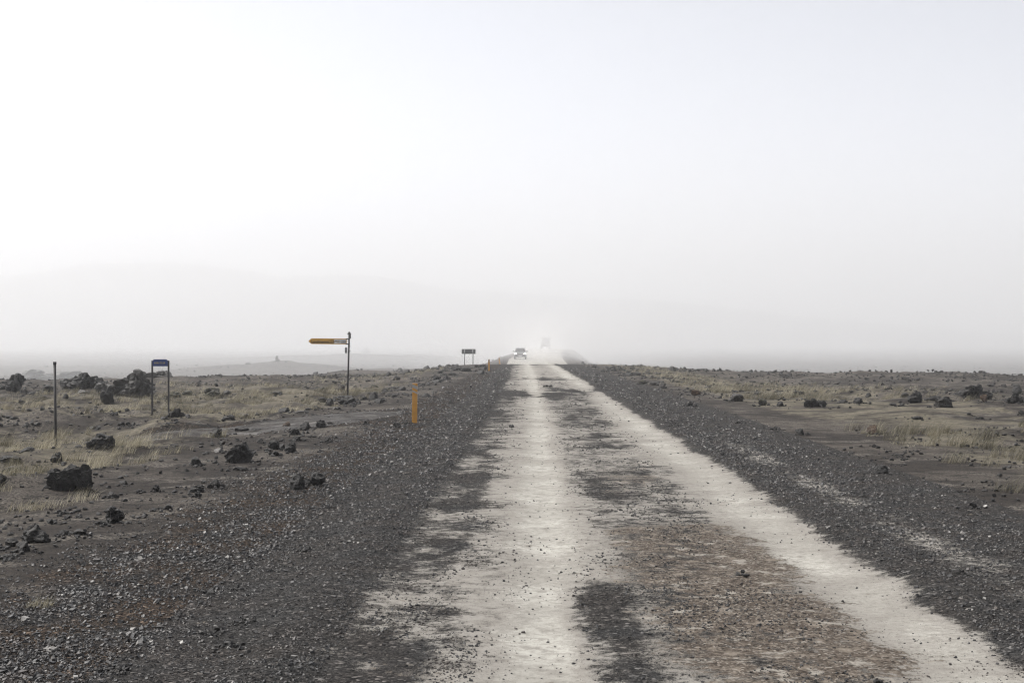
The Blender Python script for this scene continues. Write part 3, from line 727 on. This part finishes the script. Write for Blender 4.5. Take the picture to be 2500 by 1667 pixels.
def view_points(n, d0, d1, pw, w0=-.40, w1=.40):
    u = rng.random(n); p = pw + 1
    d = (d0 ** p + u * (d1 ** p - d0 ** p)) ** (1 / p) if abs(p) > 1e-6 else d0 * (d1 / d0) ** u
    return d * rng.uniform(w0, w1, n), d
# left and right verges
X, Y = view_points(300000, 5.5, 34, -.9)
rx = X - shift(Y); g = gravel_cover(X, Y)
band = (1 - sst(18, 40, Y)) * np.where(rx < 0, 1 - .45 * np.exp(-((rx + 1.75) / .5) ** 2), 1)
keep = ((rx < -1.25) | (rx > 2.95)) & (rng.random(len(X)) < g * band * (.25 + 1.3 * vn(X / .6, Y / .6, 121)) * (.35 + .9 * vn(rx / .45, Y / 5, 122)))
keep &= ~((rx > 0) & (rng.random(len(X)) < .30))
X, Y, rx = X[keep], Y[keep], rx[keep]
S = np.clip(rng.lognormal(math.log(.0140), .42, len(X)), .007, .05) * np.where(rx > 0, .8, 1) * (.8 + .02 * Y)
S = np.where((rx > -2.4) & (rx < 0), S * .7, S)
print('verge stones', len(X))
stones('loose_gravel', X, Y, S, 'loose dark scoria gravel covering both road verges', tone=rng.random(len(X)) ** np.where(rx > 0, .7, .95))
X, Y = view_points(330000, 13, 125, -1.5)
rx = X - shift(Y); g = gravel_cover(X, Y)
keep = ((rx < -1.3) | (rx > 3.0)) & (rng.random(len(X)) < g * (.12 + .95 * sst(13, 30, Y)) * (.2 + .8 * vn(X / 1.1, Y / 2.5, 123)) * .62)
X, Y = X[keep], Y[keep]
S = np.clip(rng.lognormal(0, .38, len(X)), .45, 2.4) * (.010 + .00055 * Y)
print('far gravel', len(X))
stones('coarse_gravel', X, Y, S, 'coarser dark gravel farther along the verges and side track', tone=rng.random(len(X)) ** .62)
# pebbles on the pale running surface
X, Y = view_points(230000, 5.5, 110, -1.5)
rx = X - shift(Y); cl = vn(X / .5, Y / .9, 131) * .6 + vn(X / .16, Y / .3, 132) * .4
trk = np.exp(-((rx - .08) / .28) ** 2) + .8 * np.exp(-((rx - 2.5) / .28) ** 2)
keep = (rx > -1.5) & (rx < 3.2) & (rng.random(len(X)) < np.clip(.08 + 2.4 * (cl - .42), .04, .95) * (.22 + 1.0 * np.exp(-((paleness(rx, Y) - .45) / .2) ** 2)) * (1 - .5 * trk))
X, Y = X[keep], Y[keep]
S = np.clip(rng.lognormal(0, .42, len(X)), .5, 2.6) * (.0055 + .00036 * Y)
print('pebbles', len(X))
stones('road_pebbles', X, Y, S, 'dark pebbles strewn over the pale road surface', tone=rng.random(len(X)) * .6)
# fist-size rubble out on the plain
X, Y = view_points(150000, 9, 140, .2, -.42, .42)
rx = X - shift(Y); cl = vn(X / 3.1, Y / 3.1, 141) * .6 + vn(X / .9, Y / .9, 142) * .4
keep = ((rx < -4.6) | (rx > 5.4)) & (cl > .46) & (rng.random(len(X)) < (.08 + 1.1 * (cl - .46)))
keep &= side_band(X, Y) > .3
X, Y = X[keep], Y[keep]
RX_, RY_ = [], []
for o, px, py, w, h in made:
    nn = int(min(26, 4 + w * .35)); W = o.scale[0]
    RX_.append(o.location.x + rng.normal(0, W * .75, nn)); RY_.append(o.location.y + rng.normal(-.1, W * .9, nn))
X = np.concatenate([X] + RX_); Y = np.concatenate([Y] + RY_)
S = np.minimum(np.clip(rng.lognormal(math.log(.058), .65, len(X)), .015, .3) * (.6 + .012 * Y), .02 + .0035 * Y)
print('rubble', len(X))
stones('lava_rubble', X, Y, S, 'scattered small lava rubble on the plain beside the road', M_RUBBLE, ico=True)

X, Y = view_points(17000, 110, 900, -.6, -.45, .45)
rx = X - shift(Y); cl = vn(X / 22, Y / 22, 145) * .6 + vn(X / 6, Y / 6, 146) * .4
keep = (np.abs(rx - ROAD_C) > 7.5) & (cl > .52) & (rng.random(len(X)) < .8)
X, Y = X[keep], Y[keep]
S = np.clip(rng.lognormal(math.log(.32), .5, len(X)), .12, 1.5) * (.7 + .0018 * Y)
print('basin', len(X))
stones('distant_lava_blocks', X, Y, S, 'hazy lava blocks strewn over the low ground beyond the plain', M_RUBBLE, ico=True)

# ------------------------------------------------------------------ dry grass
def blades(X, Y, L, Wd, tone, lean=.75):
    n = len(X); Z = height(X, Y) - .01
    th = rng.normal(0, .55, n)                               # blown to the right, with spread
    ln = np.clip(rng.normal(lean, .3, n), .1, 1.5)
    dx, dy = np.cos(th), np.sin(th)
    px_, py_ = -dy * 0 + .8, dx * 0 + .6                     # width direction
    wd = rng.uniform(0, np.pi, n); px_, py_ = np.cos(wd), np.sin(wd)
    pts = []
    for t in (0, .5, 1.0):
        hz = L * (t * np.cos(ln * t * .8)); fx = L * t * np.sin(ln * t)
        pts.append((X + dx * fx, Y + dy * fx, Z + hz, Wd * (1 - .85 * t)))
    P = []
    for (x, y, z, w) in pts:
        P.append(np.stack([x - px_ * w, y - py_ * w, z], -1)); P.append(np.stack([x + px_ * w, y + py_ * w, z], -1))
    P = np.stack(P, 1)                                       # n, 6, 3
    q = np.array([[0, 1, 3, 2], [2, 3, 5, 4]])
    Fs = (q[None] + 6 * np.arange(n)[:, None, None]).reshape(-1, 4)
    return P.reshape(-1, 3), Fs, np.repeat(tone, 6)
def tuft_cloud(cx, cy, r, nb, L):
    """blades of many tufts: arrays of tuft centres, radii, blades per tuft, length"""
    k = np.repeat(np.arange(len(cx)), nb); n = len(k)
    a = rng.uniform(0, 2 * np.pi, n); rr_ = r[k] * np.sqrt(rng.random(n))
    x = cx[k] + rr_ * np.cos(a); y = cy[k] + rr_ * np.sin(a)
    Ln = L[k] * rng.uniform(.5, 1.15, n)
    d = np.hypot(x, y); w = np.clip(.0012 + .00006 * d, .0015, .006)
    tone = np.clip(rng.normal(.45, .2, n) + .9 * (vn(cx / .9, cy / .9, 151)[k] - .5), 0, 1)
    return blades(x, y, Ln, w, tone)
cx, cy_ = view_points(95000, 13, 130, .45, -.42, .42)
gcv = grass_cover(cx, cy_); keep = (rng.random(len(cx)) < (gcv ** 1.4) * .8 * sst(.45, .68, vn(cx / 1.2, cy_ / 1.2, 155) * .65 + vn(cx / .45, cy_ / .45, 156) * .35)) & (gcv > .10) & (side_band(cx, cy_) > .3)
cx, cy_ = cx[keep], cy_[keep]
nb = np.clip((50 - cy_ * .42).astype(int), 9, 46)
print('tufts', len(cx), 'blades', nb.sum())
P, Fs, tn = tuft_cloud(cx, cy_, rng.uniform(.05, .24, len(cx)), nb, rng.uniform(.10, .34, len(cx)))
tag(link('dry_grass', mesh_np('dry_grass', P, Fs, M_GRASS, True, {'tone': ('POINT', 'FLOAT', tn)})), 'thin dry yellow grass over the sandy ground on both sides', kind='stuff')
TUFTS = [(232, 1140, 'windswept grass tuft leaning over the layered boulder', .42, 120, .16),
         (165, 1125, 'bushy pale green tuft between dark pole and layered boulder', .30, 170, .30),
         (335, 1132, 'small bright tuft right of the layered boulder', .22, 90, .18),
         (250, 1128, 'low grass clump behind the right end of the layered boulder', .24, 130, .34),
         (200, 1222, 'brownish tuft at the foot of the layered boulder', .20, 90, .22),
         (60, 1245, 'dry brown clump below the left edge rocks', .16, 120, .30),
         (120, 1240, 'flattened straw tuft under the layered boulder', .15, 110, .28),
         (300, 1082, 'grass tuft on the near side of the side track', .24, 150, .40),
         (380, 1072, 'long straw tuft beside the side track right of the glossy rock', .20, 130, .42),
         (95, 1480, 'little tan tuft in the left foreground gravel', .10, 110, .10),
         (2330, 1130, 'tall blown grass clump at the lower edge of the right grass', .34, 120, .22),
         (2280, 1085, 'slender pale grass tuft left in the right-hand grass', .40, 70, .12),
         (2400, 1075, 'tall pale grass tuft in the middle of the right-hand grass', .46, 110, .20),
         (2470, 1200, 'grass clump above the gravel at the right picture edge', .26, 130, .24),
         (2190, 1075, 'green grass mound right of the rusty brown rock', .24, 160, .30)]
for px, py, lab, L, nb, r in TUFTS:
    g = ground_at(px, py)
    P, Fs, tn = tuft_cloud(np.array([0.0]) + g.x, np.array([0.0]) + g.y, np.array([r]), np.array([nb]), np.array([L]))
    P = P - np.array([g.x, g.y, g.z])
    o = link('grass_tuft', mesh_np('grass_tuft', P, Fs, M_GRASS, True, {'tone': ('POINT', 'FLOAT', tn)})); o.location = g
    tag(o, lab, 'grass tuft', 'grass tufts beside the road')

# ------------------------------------------------------------------ tall dark pole
g = ground_at(137, 1092); s = math.hypot(g.x, g.y) / F
root = empty('marker_pole', g, 'tall plain dark pole with a small cap at the left', 'pole')
h = 199 * s
part('pole', lambda bm: tube(bm, (0, 0, -.3), (-.03, 0, h - .05), .026, .026, 14), M_POLE, root, True)
part('cap', lambda bm: tube(bm, (-.03, 0, h - .055), (-.03, 0, h), .034, .033, 14), M_POLE, root, True)
part('band', lambda bm: tube(bm, (-.028, 0, h - .10), (-.028, 0, h - .085), .030, .030, 14), M_BLACKMETAL, root, True)

# ------------------------------------------------------------------ blue trail sign
g = ground_at(411, 1015); s = math.hypot(g.x, g.y) / F
root = empty('trail_sign', (g.x - 19 * s, g.y, g.z), 'low blue sign board between two dark posts', 'sign')
w = 39 * s; h = 131 * s
for sx in (-1, 1):
    part('post', lambda bm: box(bm, (sx * w / 2 - .022, -.022, -.35), (sx * w / 2 + .022, .022, h), .006), M_POLE, root)
bw = w / 2 - .018
pts = [(-bw, h - .155), (bw, h - .155), (bw, h + .0), (bw - .035, h + .036), (-bw + .035, h + .036), (-bw, h + .0)]
pan = part('sign_board', lambda bm: prism(bm, pts, -.034, -.012), M_BLUE, root)
rr = random.Random(3)
def strokes(bm):
    x = -bw + .05
    for q in range(9):
        lw = .022 + rr.uniform(-.004, .006); lh = .045
        z0 = h - .085
        box(bm, (x, -.0375, z0), (x + .006, -.035, z0 + lh))
        if q % 3 != 1: box(bm, (x + .007, -.0375, z0 + rr.choice([0, .02, .038])), (x + lw, -.035, z0 + rr.choice([.006, .026, .045])))
        if q % 2: box(bm, (x + lw - .006, -.0378, z0), (x + lw, -.0352, z0 + lh * rr.choice([.6, 1])))
        x += lw + .011
part('lettering', strokes, M_LETTER, pan)

# ------------------------------------------------------------------ yellow arrow signpost
base = ground_at(846, 972); s = math.hypot(base.x, base.y) / F
root = empty('arrow_signpost', (base.x - 1 * s, base.y + .5, H(base.x, base.y + .5)), 'yellow arrow direction sign pointing left on a tall dark post', 'sign')
s = (base.y + .5) / F
ztop = EYE + (845 - 811) * s - root.location.z
def zpy(py): return EYE + (845 - py) * s - root.location.z
part('post', lambda bm: tube(bm, (-.02, 0, -.3), (.05, 0, ztop), .036, .033, 16), M_POLE, root, True)
part('post_cap', lambda bm: tube(bm, (.05, 0, ztop - .03), (.05, 0, ztop + .015), .05, .036, 16), M_POLE, root, True)
L = 95 * s; z0, z1 = zpy(840.5), zpy(826.5); zm = (z0 + z1) / 2; hh = (z1 - z0) / 2
ys = -.045
pts = [(.0, z0), (.0, z1), (-L + 8 * s, z1 + .012), (-L, zm + .01), (-L + 8 * s, z0 + .012)]
pts = [(x - .03, z) for x, z in pts]
plate = part('arrow_plate', lambda bm: prism(bm, pts, ys, ys + .02), M_SIGNY, root)
xe = -.05 - 30 * s
wf = part('route_number_field', lambda bm: box(bm, (-.05 - 20.5 * s, ys - .003, z0 + .03), (-.05, ys - .0005, z1 - .026)), M_SIGNW, root)
hf = part('hut_symbol_field', lambda bm: box(bm, (xe, ys - .003, z0 + .03), (-.05 - 21.4 * s, ys - .0005, z1 - .026)), M_SIGNW, root)
def hut(bm):
    cxm = (xe - .05 - 21.4 * s) / 2; rr_ = 3.2 * s; zc = zm - .01
    n = 8
    outer = [(cxm + rr_ * 1.15 * math.cos(math.pi * k / n), zc + rr_ * 1.1 * math.sin(math.pi * k / n)) for k in range(n + 1)]
    inner = [(cxm + rr_ * .5 * math.cos(math.pi * k / n), zc + rr_ * .5 * math.sin(math.pi * k / n)) for k in range(n + 1)]
    outer = [(cxm + rr_ * 1.2, zc - rr_ * .5)] + outer + [(cxm - rr_ * 1.2, zc - rr_ * .5)]
    inner = [(cxm + rr_ * .55, zc - rr_ * .5)] + inner + [(cxm - rr_ * .55, zc - rr_ * .5)]
    A = [bm.verts.new((x, ys - .0045, z)) for x, z in outer]; B = [bm.verts.new((x, ys - .0045, z)) for x, z in inner]
    for k in range(len(A) - 1): bm.faces.new((A[k], A[k + 1], B[k + 1], B[k]))
part('hut_symbol', hut, M_INK, hf)
def fit_text(name, s_, x0, x1, zlo, size, mat, parent):
    o = text_part(name, s_, size, mat, parent, (0, 0, 0))
    xs = [v.co.x for v in o.data.vertices]; zs = [v.co.z for v in o.data.vertices]
    k = (x1 - x0) / (max(xs) - min(xs))
    o.data.transform(Matrix.Diagonal((k, 1, 1, 1)))
    o.location = (x0 - min(xs) * k, ys - .0045, zlo)
    return o
fit_text('place_lettering', 'Landmannal.53', -L - .03 + 7.4 * s, xe - .8 * s, zm - 4.0 * s, 10.5 * s, M_INK, plate)
fit_text('route_lettering', 'F 225', -.05 - 19.6 * s, -.05 - 1.0 * s, zm - 3.6 * s, 9.4 * s, M_INK, wf)
for zz in (z0 + .01, z1 - .01):
    part('clamp', lambda bm: box(bm, (-.075, -.05, zz - .02), (.075, .045, zz + .02), .006), M_BLACKMETAL, root)
part('end_on_plate', lambda bm: box(bm, (.078, -.20, ztop - .235), (.092, .22, ztop - .04), .004), M_POLE, root, label='second sign plate at the top seen edge on')
part('side_plate', lambda bm: box(bm, (-.075, -.30, zpy(862)), (-.055, .22, zpy(848)), .004), M_STEEL, root, label='grey sign plate under the arrow seen edge on')
for zz in (zpy(845.5), zpy(857)):
    part('clamp_bolt', lambda bm: tube(bm, (.02, -.02, zz), (.10, -.02, zz), .018, .018, 8), M_BLACKMETAL, root)
part('clamp_bolt', lambda bm: tube(bm, (-.03, -.02, ztop - .06), (.02, -.02, ztop - .06), .018, .018, 8), M_BLACKMETAL, root)

# ------------------------------------------------------------------ yellow roadside posts
def edge_post(px, py, hpx, wpx, lean, label):
    g = ground_at(px, py); s = math.hypot(g.x, g.y) / F; h = hpx * s; w = wpx * s
    root = empty('roadside_post', g, label, 'post', group='yellow roadside marker posts')
    root.rotation_euler = (0, lean, 0)
    def body(bm):
        box(bm, (-w / 2, -.025, -.25), (w / 2, .025, h), .008)
    part('shaft', body, M_YELLOW, root)
    def stripe(za, zb):
        def f(bm): prism(bm, [(-w / 2 - .002, h * za), (w / 2 + .002, h * (za - .06)), (w / 2 + .002, h * (zb - .06)), (-w / 2 - .002, h * zb)], -.0275, .0275)
        return f
    part('reflector_stripe', stripe(.79, .835), M_REFL, root)
    part('reflector_stripe', stripe(.90, .985), M_REFL, root)
    return root
edge_post(1012, 1032, 96, 12.5, R(.6), 'near yellow roadside post with two grey reflector stripes')
edge_post(1194, 905, 28, 4.2, R(-.5), 'middle yellow post among rocks at the crest, left of the car')
edge_post(1220, 889, 17, 3.6, R(-5), 'farthest yellow post, leaning, just left of the oncoming car')

# ------------------------------------------------------------------ two-post sign seen from behind
yb = 141; x0 = at_dist(1144, yb); z0 = H(x0, yb); s = yb / F
root = empty('road_sign', (x0, yb, z0), 'grey back of a wide road sign on two thin posts', 'sign')
def zq(py): return EYE + (845 - py) * s - z0
for px in (1134.3, 1154.8):
    part('post', lambda bm: tube(bm, ((px - 1144) * s, -.035, -.6), ((px - 1144) * s, -.035, zq(853)), .042, .042, 12), M_STEEL, root, True)
part('sign_panel', lambda bm: box(bm, (-17 * s, 0.01, zq(863.8)), (17 * s, .035, zq(852)), .01), simple('sign_back', (.10, .10, .097), .6, .12, 6), root)
for zz in (zq(855), zq(860.5)):
    part('rail', lambda bm: box(bm, (-16 * s, -.012, zz - .03), (16 * s, .009, zz + .03), .004), M_STEEL, root)

# ------------------------------------------------------------------ vehicles
M_CARP = simple('silver_grey_car_paint', (.13, .135, .14), .35, .06, 3, metal=.3, bump=0)
M_GLASS = simple('dark_windscreen', (.03, .033, .036), .12, .1, 2, bump=0)
M_TRIM = simple('black_plastic_trim', (.025, .025, .026), .6, .15, 8)
M_TYRE = simple('tyre_rubber', (.022, .021, .02), .85, .2, 12)
M_RIM = simple('alloy_rim', (.35, .35, .35), .4, .1, 8, metal=.7, bump=0)
M_PLATE = simple('number_plate_white', (.7, .7, .7), .5, .05, 8, bump=0)
M_TRUCK = simple('grey_truck_paint', (.10, .105, .11), .5, .1, 2, bump=0)
def lamp_mat(name, col, e):
    m, N = newmat(name); finish(N, c3((.9, .9, .85)), .2, None, .5, **{'Emission Color': c3(col), 'Emission Strength': e}); return m
M_HEAD = lamp_mat('lit_headlight', (1, .97, .9), 4.5)
def loft(bm, secs):
    """secs: list of rings (same count), each a list of points; closed skins at both ends"""
    rings = [[bm.verts.new(p) for p in s_] for s_ in secs]
    n = len(rings[0])
    for A, B in zip(rings, rings[1:]):
        for k in range(n): bm.faces.new((A[k], A[(k + 1) % n], B[(k + 1) % n], B[k]))
    bm.faces.new(rings[0][::-1]); bm.faces.new(rings[-1])
    bmesh.ops.recalc_face_normals(bm, faces=bm.faces)
def ring(y, w0, w1, z0, z1, r=.12):
    """rounded trapezoid cross-section: half width w0 at the bottom, w1 at the top"""
    pts = []
    for cxs, czs, a0 in ((w0 - r, z0 + r, -90), (w1 - r, z1 - r, 0), (-(w1 - r), z1 - r, 90), (-(w0 - r), z0 + r, 180)):
        for k in range(4):
            t = R(a0 + 30 * k); pts.append((cxs + r * math.cos(t), y, czs + r * math.sin(t)))
    return pts
def wheel(root, x, y, r, w):
    wo_ = part('wheel', lambda bm: tube(bm, (-w / 2 * .7, 0, 0), (w / 2 * .7, 0, 0), r * .55, r * .55, 20), M_TRIM, root, loc=(x, y, r))
    def ty(bm):
        prof = [(-w / 2, .62), (-w / 2, .9), (-w * .38, 1), (w * .38, 1), (w / 2, .9), (w / 2, .62)]
        n = 24; rings = []
        for k in range(n):
            t = 2 * math.pi * k / n
            rings.append([bm.verts.new((u, math.cos(t) * q * r, math.sin(t) * q * r)) for u, q in prof])
        for k in range(n):
            A, B = rings[k], rings[(k + 1) % n]
            for m_ in range(len(prof)): bm.faces.new((A[m_], A[(m_ + 1) % len(prof)], B[(m_ + 1) % len(prof)], B[m_]))
        bmesh.ops.recalc_face_normals(bm, faces=bm.faces)
    part('tyre', ty, M_TYRE, wo_, True)
    def rim(bm):
        sgn = 1 if x > 0 else -1
        tube(bm, (sgn * w * .40, 0, 0), (sgn * w * .5, 0, 0), r * .6, r * .56, 20)
        for k in range(5):
            t = 2 * math.pi * k / 5
            tube(bm, (sgn * w * .51, 0, 0), (sgn * w * .51, math.cos(t) * r * .55, math.sin(t) * r * .55), .035, .045, 6)
    part('rim', rim, M_RIM, wo_)
def car():
    y = 213; x = at_dist(1270.3, y)
    root = empty('suv_car', (x, y, H(x, y) + .01), 'oncoming silver-grey car with lit headlights driving in the dust', 'car')
    # front faces -Y; y from -2.3 to 2.3
    part('body', lambda bm: loft(bm, [ring(-2.28, .80, .78, .42, .80), ring(-2.1, .90, .86, .34, .98), ring(-1.3, .94, .90, .32, 1.07), ring(-.85, .94, .90, .32, 1.12),
                                      ring(.9, .94, .90, .32, 1.14), ring(1.9, .93, .88, .34, 1.14), ring(2.28, .86, .82, .42, 1.08)]), M_CARP, root, True)
    part('cabin', lambda bm: loft(bm, [ring(-1.0, .80, .78, 1.05, 1.13, .03), ring(-.15, .80, .64, 1.05, 1.62, .08), ring(.4, .80, .645, 1.05, 1.69, .08),
                                       ring(1.6, .80, .63, 1.05, 1.66, .08), ring(2.15, .78, .62, 1.05, 1.28, .08)]), M_CARP, root, True)
    def ws(bm):
        a = [(-.74, -1.02, 1.135), (.74, -1.02, 1.135), (.60, -.24, 1.585), (-.60, -.24, 1.585)]
        f = bm.faces.new([bm.verts.new(p) for p in a]); bmesh.ops.solidify(bm, geom=[f], thickness=-.02)
    part('windscreen', ws, M_GLASS, root)
    for sx in (-1, 1):
        def sw(bm):
            a = [(sx * .815, -.55, 1.17), (sx * .815, 1.7, 1.17), (sx * .665, 1.45, 1.58), (sx * .66, -.08, 1.58)]
            f = bm.faces.new([bm.verts.new(p) for p in a]); bmesh.ops.solidify(bm, geom=[f], thickness=.02)
        part('side_window', sw, M_GLASS, root)
        part('headlight', lambda bm: box(bm, (sx * .68 - .15, -2.26, .74), (sx * .68 + .15, -2.12, .90), .03), M_HEAD, root)
        mi = part('wing_mirror', lambda bm: box(bm, (sx * 1.02 - .11, -.82, 1.12), (sx * 1.02 + .11, -.66, 1.27), .03), M_TRIM, root)
        part('mirror_arm', lambda bm: box(bm, (sx * .90 - .06, -.77, 1.12), (sx * .90 + .06, -.70, 1.16)), M_TRIM, mi)
        part('roof_rail', lambda bm: tube(bm, (sx * .58, -.1, 1.71), (sx * .57, 1.6, 1.70), .022, .022, 8), M_TRIM, root)
        for yy in (-1.45, 1.42): wheel(root, sx * .80, yy, .36, .24)
    gr = part('grille', lambda bm: box(bm, (-.48, -2.32, .60), (.48, -2.2, .86), .02), M_TRIM, root)
    for k in range(3):
        part('grille_bar', lambda bm: box(bm, (-.45, -2.335, .655 + k * .07), (.45, -2.318, .675 + k * .07)), M_RIM, gr)
    part('bumper', lambda bm: box(bm, (-.86, -2.36, .36), (.86, -2.15, .58), .05), M_TRIM, root)
    part('number_plate', lambda bm: box(bm, (-.26, -2.375, .44), (.26, -2.362, .55)), M_PLATE, root)
car()
def truck():
    y = 347; x = at_dist(1332, y)
    root = empty('overland_truck', (x, y, H(x, y) + .01), 'tall boxy truck barely visible in dust behind the oncoming car', 'truck')
    part('cab', lambda bm: loft(bm, [ring(-3.0, 1.0, .98, .75, 1.55, .1), ring(-2.7, 1.02, .92, .7, 2.2, .12), ring(-2.45, 1.02, .88, .7, 2.68, .12), ring(-.9, 1.02, .88, .7, 2.72, .12)]), M_TRUCK, root, True)
    part('cargo_box', lambda bm: box(bm, (-.98, -.8, .95), (.98, 3.6, 2.80), .05), M_TRUCK, root)
    def ws(bm):
        a = [(-.84, -2.76, 1.75), (.84, -2.76, 1.75), (.76, -2.52, 2.5), (-.76, -2.52, 2.5)]
        f = bm.faces.new([bm.verts.new(p) for p in a]); bmesh.ops.solidify(bm, geom=[f], thickness=-.03)
    part('windscreen', ws, M_GLASS, root)
    part('chassis', lambda bm: box(bm, (-.5, -2.7, .55), (.5, 3.5, .9), .03), M_TRIM, root)
    part('front_bumper', lambda bm: box(bm, (-1.1, -3.15, .62), (1.1, -2.85, .98), .05), M_TRIM, root)
    part('grille', lambda bm: box(bm, (-.6, -3.05, 1.08), (.6, -2.9, 1.5), .02), M_TRIM, root)
    for sx in (-1, 1):
        part('fender', lambda bm: box(bm, (sx * 1.08 - .16, -2.75, .86), (sx * 1.08 + .16, -1.35, 1.18), .08), M_TRIM, root)
        part('mirror', lambda bm: box(bm, (sx * 1.13 - .12, -2.75, 2.3), (sx * 1.13 + .12, -2.62, 2.72), .03), M_TRIM, root)
        part('mirror_arm', lambda bm: tube(bm, (sx * .85, -2.6, 2.62), (sx * 1.14, -2.68, 2.66), .03, .03, 6), M_TRIM, root)
        part('headlight', lambda bm: box(bm, (sx * .8 - .14, -3.06, 1.12), (sx * .8 + .14, -2.96, 1.34), .03), M_RIM, root)
        for yy in (-2.05, 2.3): wheel(root, sx * 1.02, yy, .52, .38)
truck()

# ------------------------------------------------------------------ dust and haze
def dust(loc, scale, dens, seed, label):
    bm = bmesh.new(); bmesh.ops.create_icosphere(bm, subdivisions=3, radius=1)
    m, N = newmat('drifting_dust')
    tc = N.new('ShaderNodeTexCoord').outputs['Object']
    gsp = N.new('ShaderNodeVectorMath', {0: tc}, operation='LENGTH').outputs['Value']
    fall = N.ramp01(gsp, 1.0, .15)
    mp = N.new('ShaderNodeMapping', {'Vector': tc, 'Location': (seed, 0, 0), 'Scale': (2.2, 5, 1.6)}).outputs[0]
    d = N.math('MULTIPLY', N.math('MULTIPLY', fall, N.ramp01(N.noise(1.0, mp, 2), .25, .7)), dens)
    pv = N.new('ShaderNodeVolumePrincipled', {'Color': (.935, .932, .928, 1), 'Density': d, 'Anisotropy': .25})
    o_ = N.new('ShaderNodeOutputMaterial'); N.l.new(pv.outputs[0], o_.inputs['Volume'])
    o = link('dust_cloud', bm_mesh('dust_cloud', bm, m)); o.location = loc; o.scale = scale
    return tag(o, label, kind='stuff')
dust((1, 265, 2.0), (32, 112, 9), .021, 2.0, 'pale dust raised over the road around the car and truck')
dust((0, 196, 1.0), (17, 34, 5), .012, 5.0, 'thicker low dust whirling just in front of the oncoming car')
# the dust storm itself: thickest far out over the low ground, thinning towards the camera
bm = bmesh.new(); bmesh.ops.create_icosphere(bm, subdivisions=4, radius=1)
m, N = newmat('dust_storm_air')
tc = N.new('ShaderNodeTexCoord').outputs['Object']
fall = N.ramp01(N.new('ShaderNodeVectorMath', {0: tc}, operation='LENGTH').outputs['Value'], 1.0, .2)
pv = N.new('ShaderNodeVolumePrincipled', {'Color': (.968, .972, .974, 1), 'Density': N.math('MULTIPLY', fall, .0009), 'Anisotropy': .25})
o_ = N.new('ShaderNodeOutputMaterial'); N.l.new(pv.outputs[0], o_.inputs['Volume'])
o = link('dust_bank', bm_mesh('dust_bank', bm, m)); o.location = (0, 1250, 0); o.scale = (2600, 1150, 190)
tag(o, 'wide bank of blown dust filling the distance over the low ground', kind='stuff')

bm = bmesh.new(); box(bm, (-4500, -4400, -230), (4500, 4500, 232))
m, N = newmat('dusty_air')
pv = N.new('ShaderNodeVolumePrincipled', {'Color': (.968, .973, .978, 1), 'Density': HAZE, 'Anisotropy': .25})
o_ = N.new('ShaderNodeOutputMaterial'); N.l.new(pv.outputs[0], o_.inputs['Volume'])
tag(link('haze', bm_mesh('haze', bm, m)), 'pale dusty haze over the whole plain', kind='stuff')
